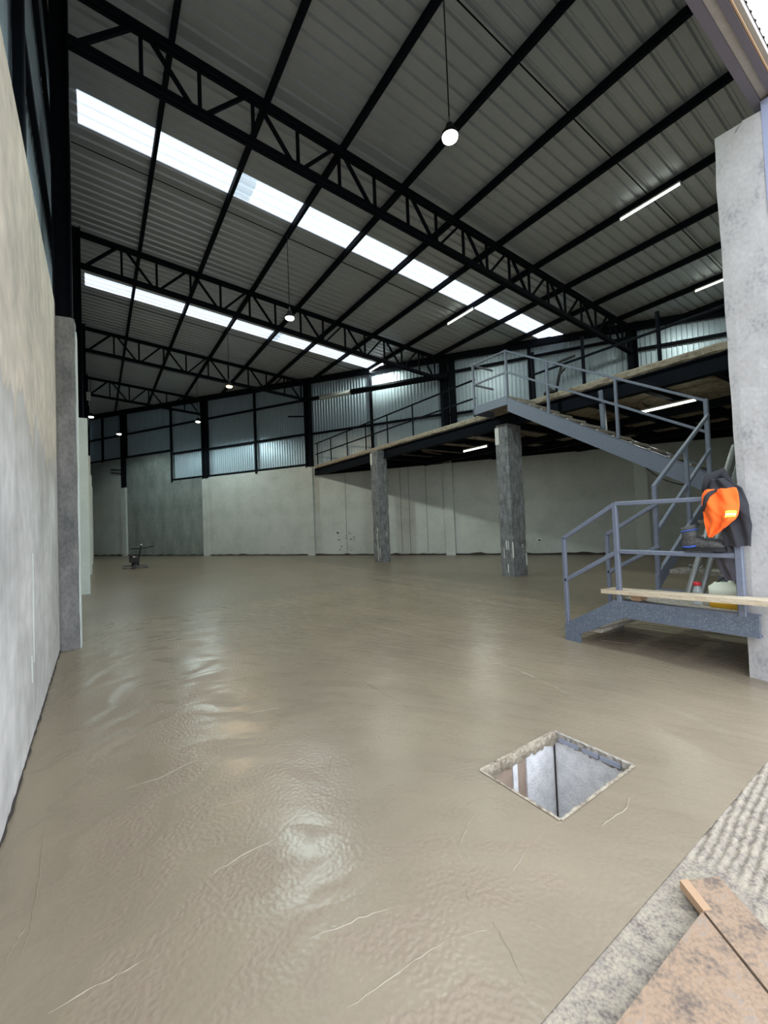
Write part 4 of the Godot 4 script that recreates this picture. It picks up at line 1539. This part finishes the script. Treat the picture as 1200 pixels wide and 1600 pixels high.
func build_clothes():
	# jacket behind, hung over the post
	var j := thing("dark_jacket", "dark grey jacket hanging over the stair post behind the orange vest", "jacket", Vector3.ZERO)
	part("cloth", drape([[1.80, -1.48, -1.36, 4.70], [1.70, -1.50, -1.26, 4.68], [1.55, -1.46, -1.215, 4.66], [1.38, -1.42, -1.20, 4.655], [1.19, -1.40, -1.215, 4.66]], 11, 0.04, 0.03), M.cloth_black, j)
	var tr := thing("work_trousers", "dark trousers hanging below the orange vest at the stair post", "trousers", Vector3.ZERO)
	part("cloth", drape([[1.25, -1.56, -1.34, 4.82], [1.08, -1.54, -1.35, 4.81], [0.93, -1.50, -1.36, 4.81], [0.86, -1.45, -1.37, 4.82]], 12, 0.05, 0.04), M.cloth_grey, tr)
	var v := thing("safety_vest", "bright orange high-visibility vest draped at the end of the stair rail", "vest", Vector3.ZERO)
	var rows := [[1.705, -1.505, -1.28, 4.62], [1.66, -1.53, -1.265, 4.60], [1.56, -1.53, -1.262, 4.575], [1.47, -1.52, -1.27, 4.57], [1.42, -1.515, -1.29, 4.57], [1.35, -1.505, -1.37, 4.575], [1.29, -1.495, -1.44, 4.585], [1.27, -1.485, -1.46, 4.59]]
	part("cloth", drape(rows, 13, 0.04, 0.03), M.orange, v)
	for q in [[0.375, 0.415, M.yellow_strip], [0.415, 0.445, M.silver_strip], [0.445, 0.49, M.yellow_strip]]:
		part("reflective_strip", drape(rows, 13, 0.04, 0.03, 0.72, 0.97, q[0], q[1], 0.005, 0.004), q[2], v)
	# black bag with its strap over the vest
	var bg := thing("black_bag", "black bag with a strap hanging behind the orange vest", "bag", Vector3.ZERO)
	var st := mb(true)
	tube(st, [Vector3(4.72, 1.70, -1.54), Vector3(4.78, 1.82, -1.52), Vector3(4.84, 1.86, -1.44), Vector3(4.82, 1.76, -1.38)], [0.03, 0.05, 0.055, 0.03], 10)
	part("bag_body", st, M.cloth_black, bg)
	st = mb(true)
	var n := drape_noise(13)
	var pts := []
	for k in 9:
		var t := k / 8.0
		pts.append(drape_point(rows, n, 0.04, 0.03, lerpf(0.42, 0.03, t), lerpf(0.0, 0.36, t)) - Vector3(0.008, 0, 0))
	tube(st, pts, [0.01, 0.014, 0.018, 0.02, 0.02, 0.02, 0.018, 0.016, 0.012], 6)
	part("strap", st, M.cloth_black, bg)

func build_boot():
	var t := thing("work_boot", "scuffed black work boot with blue trim standing on the stair rail", "boot", Vector3(4.70, 1.132, -1.735))
	t.scale = Vector3(1.05, 1.2, 1.0)
	# rings along the foot: [z, half width, height, bottom lift]
	var prof := [[0.0, 0.030, 0.10, 0.03], [0.02, 0.042, 0.125, 0.028], [0.07, 0.046, 0.135, 0.027], [0.13, 0.046, 0.115, 0.027], [0.19, 0.050, 0.09, 0.027], [0.25, 0.052, 0.082, 0.028], [0.30, 0.048, 0.075, 0.03], [0.325, 0.035, 0.06, 0.033], [0.335, 0.015, 0.045, 0.037]]
	var rings := []
	for p in prof:
		var ring := []
		for k in 16:
			var a := TAU * k / 16
			var c := cos(a)
			var s := sin(a)
			var y: float = p[3] + (p[2] - p[3]) * (0.5 + 0.5 * s)
			if s < 0: y = p[3] + (p[2] - p[3]) * maxf(0.0, 0.5 + 0.9 * s)
			ring.append(Vector3(c * p[1], y, p[0]))
		rings.append(ring)
	var st := mb(true)
	loft(st, rings)
	var up := part("upper", st, M.leather, t)
	# shaft
	rings = []
	for q in [[0.09, 0.048, 0.070, 0.06], [0.14, 0.046, 0.066, 0.058], [0.175, 0.044, 0.062, 0.055], [0.20, 0.047, 0.066, 0.055], [0.20, 0.036, 0.055, 0.055], [0.15, 0.034, 0.05, 0.056]]:
		var ring := []
		for k in 16:
			var a := TAU * k / 16
			ring.append(Vector3(cos(a) * q[1], q[0] + 0.015 * sin(a), q[3] + sin(a) * q[2]))
		rings.append(ring)
	st = mb(true)
	loft(st, rings)
	part("shaft", st, M.leather, t)
	st = mb(true)
	var c2 := []
	for k in 17:
		var a := TAU * k / 16
		c2.append(Vector3(cos(a) * 0.049, 0.165 + 0.012 * sin(a), 0.056 + sin(a) * 0.066))
	tube(st, c2, 0.006, 6)
	part("collar_trim", st, M.boot_blue, up)
	# sole
	var pl := []
	for p in [[0.0, 0.028], [0.04, 0.046], [0.12, 0.044], [0.2, 0.050], [0.27, 0.052], [0.31, 0.042], [0.338, 0.018]]: pl.append([p[1], p[0]])
	var back := pl.duplicate()
	back.reverse()
	for p in back: pl.append([-p[0], p[1]])
	st = mb()
	prism(st, pl, Vector3(0, 0.002, 0), Vector3(1, 0, 0), Vector3(0, 0, 1), Vector3(0, 0.03, 0))
	var so := part("sole", st, M.rubber, t)
	st = mb(true)
	tube(st, [Vector3(-0.044, 0.036, 0.01), Vector3(-0.05, 0.036, 0.06), Vector3(-0.048, 0.045, 0.12)], 0.008, 6)
	part("heel_trim", st, M.boot_blue, so)
	st = mb()
	for k in 4:
		beam(st, Vector3(-0.03, 0.125 - 0.009 * k, 0.115 + 0.022 * k), Vector3(0.03, 0.128 - 0.009 * k, 0.115 + 0.022 * k), 0.007, 0.012)
	part("laces", st, M.cloth_grey, t)

func build_jug():
	var t := thing("plastic_jug", "white plastic jug with yellow lower part on the landing behind the plank", "jug", Vector3(5.02, 0.571, -1.52))
	var box := func(y0, y1, wx, wz, r):
		var rr := []
		for y in [y0, y1]:
			var ring := []
			for k in 20:
				var a := TAU * k / 20
				var c := cos(a)
				var s := sin(a)
				ring.append(Vector3(signf(c) * pow(absf(c), r) * wx, y, signf(s) * pow(absf(s), r) * wz))
			rr.append(ring)
		return rr
	var st := mb(true)
	var lo = box.call(0.0, 0.09, 0.07, 0.13, 0.4)
	loft(st, lo)
	part("lower_body", st, M.jug_yellow, t)
	st = mb(true)
	var b1 = box.call(0.09, 0.2, 0.07, 0.13, 0.4)
	var b2 = box.call(0.235, 0.24, 0.05, 0.09, 0.5)
	loft(st, [b1[0], b1[1], b2[0], b2[1]])
	part("upper_body", st, M.jug, t)
	st = mb(true)
	lathe(st, Vector3(0, 0.24, 0.05), [[0.03, 0.0], [0.03, 0.03], [0.0, 0.03]], 14)
	part("cap", st, M.jug, t)
	st = mb(true)
	var h := []
	for k in 11: h.append(Vector3(0.0, 0.23 + 0.06 * sin(PI * k / 10.0), -0.07 + 0.17 * k / 10.0))
	tube(st, h, 0.009, 6)
	part("handle", st, M.black, t)
	var bt := thing("drink_bottle", "clear bottle with a red cap standing beside the white jug", "bottle", Vector3(5.02, 0.571, -1.755))
	st = mb(true)
	lathe(st, Vector3.ZERO, [[0.0, 0.0], [0.036, 0.0], [0.04, 0.02], [0.04, 0.13], [0.03, 0.17], [0.016, 0.195], [0.016, 0.21]], 18)
	part("body", st, M.clear, bt)
	st = mb(true)
	lathe(st, Vector3.ZERO, [[0.028, 0.19], [0.034, 0.20], [0.034, 0.225], [0.0, 0.23]], 16)
	part("red_cap", st, M.red, bt)

func build_trowel():
	var x := 1.32
	var z := -20.2
	var t := thing("power_trowel", "dark power trowel machine standing on the far wet floor", "trowel machine", Vector3(x, floor_y(x, z), z))
	var st := mb(true)
	for h in [0.04, 0.10]:
		var ring := []
		for k in 33: ring.append(Vector3(cos(TAU * k / 32) * 0.47, h, sin(TAU * k / 32) * 0.47))
		tube(st, ring, 0.012, 6)
	part("guard_ring", st, M.galv, t)
	for k in 4:
		st = mb()
		var a := TAU * k / 4 + 0.3
		beam(st, Vector3(cos(a) * 0.08, 0.012, sin(a) * 0.08), Vector3(cos(a) * 0.44, 0.012, sin(a) * 0.44), 0.14, 0.012)
		part("blade", st, M.steel, t)
		st = mb()
		beam(st, Vector3(cos(a) * 0.06, 0.1, sin(a) * 0.06), Vector3(cos(a) * 0.47, 0.1, sin(a) * 0.47), 0.02, 0.02)
		part("spoke", st, M.steel, t)
	st = mb(true)
	lathe(st, Vector3.ZERO, [[0.0, 0.03], [0.14, 0.03], [0.16, 0.1], [0.13, 0.22], [0.1, 0.26], [0.0, 0.26]], 18)
	part("gearbox", st, M.black, t)
	st = mb()
	bx(st, Vector3(-0.22, 0.24, -0.16), Vector3(0.14, 0.44, 0.16))
	part("engine", st, M.black, t)
	st = mb(true)
	tube(st, [Vector3(-0.12, 0.5, -0.14), Vector3(-0.12, 0.5, 0.14)], 0.09, 14)
	part("fuel_tank", st, M.black, t)
	st = mb(true)
	lathe(st, Vector3(-0.06, 0.44, 0.17), [[0.0, 0.0], [0.05, 0.0], [0.05, 0.06], [0.0, 0.06]], 12)
	part("air_filter", st, M.outlet, t)
	st = mb(true)
	tube(st, [Vector3(0.08, 0.25, 0), Vector3(0.16, 0.6, 0), Vector3(0.22, 0.93, 0.02)], 0.03, 10)
	part("mast", st, M.black, t)
	st = mb(true)
	lathe(st, Vector3(0.22, 0.92, 0.02), [[0.0, 0.07], [0.035, 0.05], [0.035, 0.0], [0.0, 0.0]], 12)
	part("knob", st, M.outlet, t)
	st = mb(true)
	tube(st, [Vector3(-0.18, 0.80, 0.1), Vector3(0.2, 0.80, 0.0), Vector3(0.42, 0.82, -0.05), Vector3(0.68, 0.88, -0.1)], 0.022, 8)
	part("handlebar", st, M.black, t)
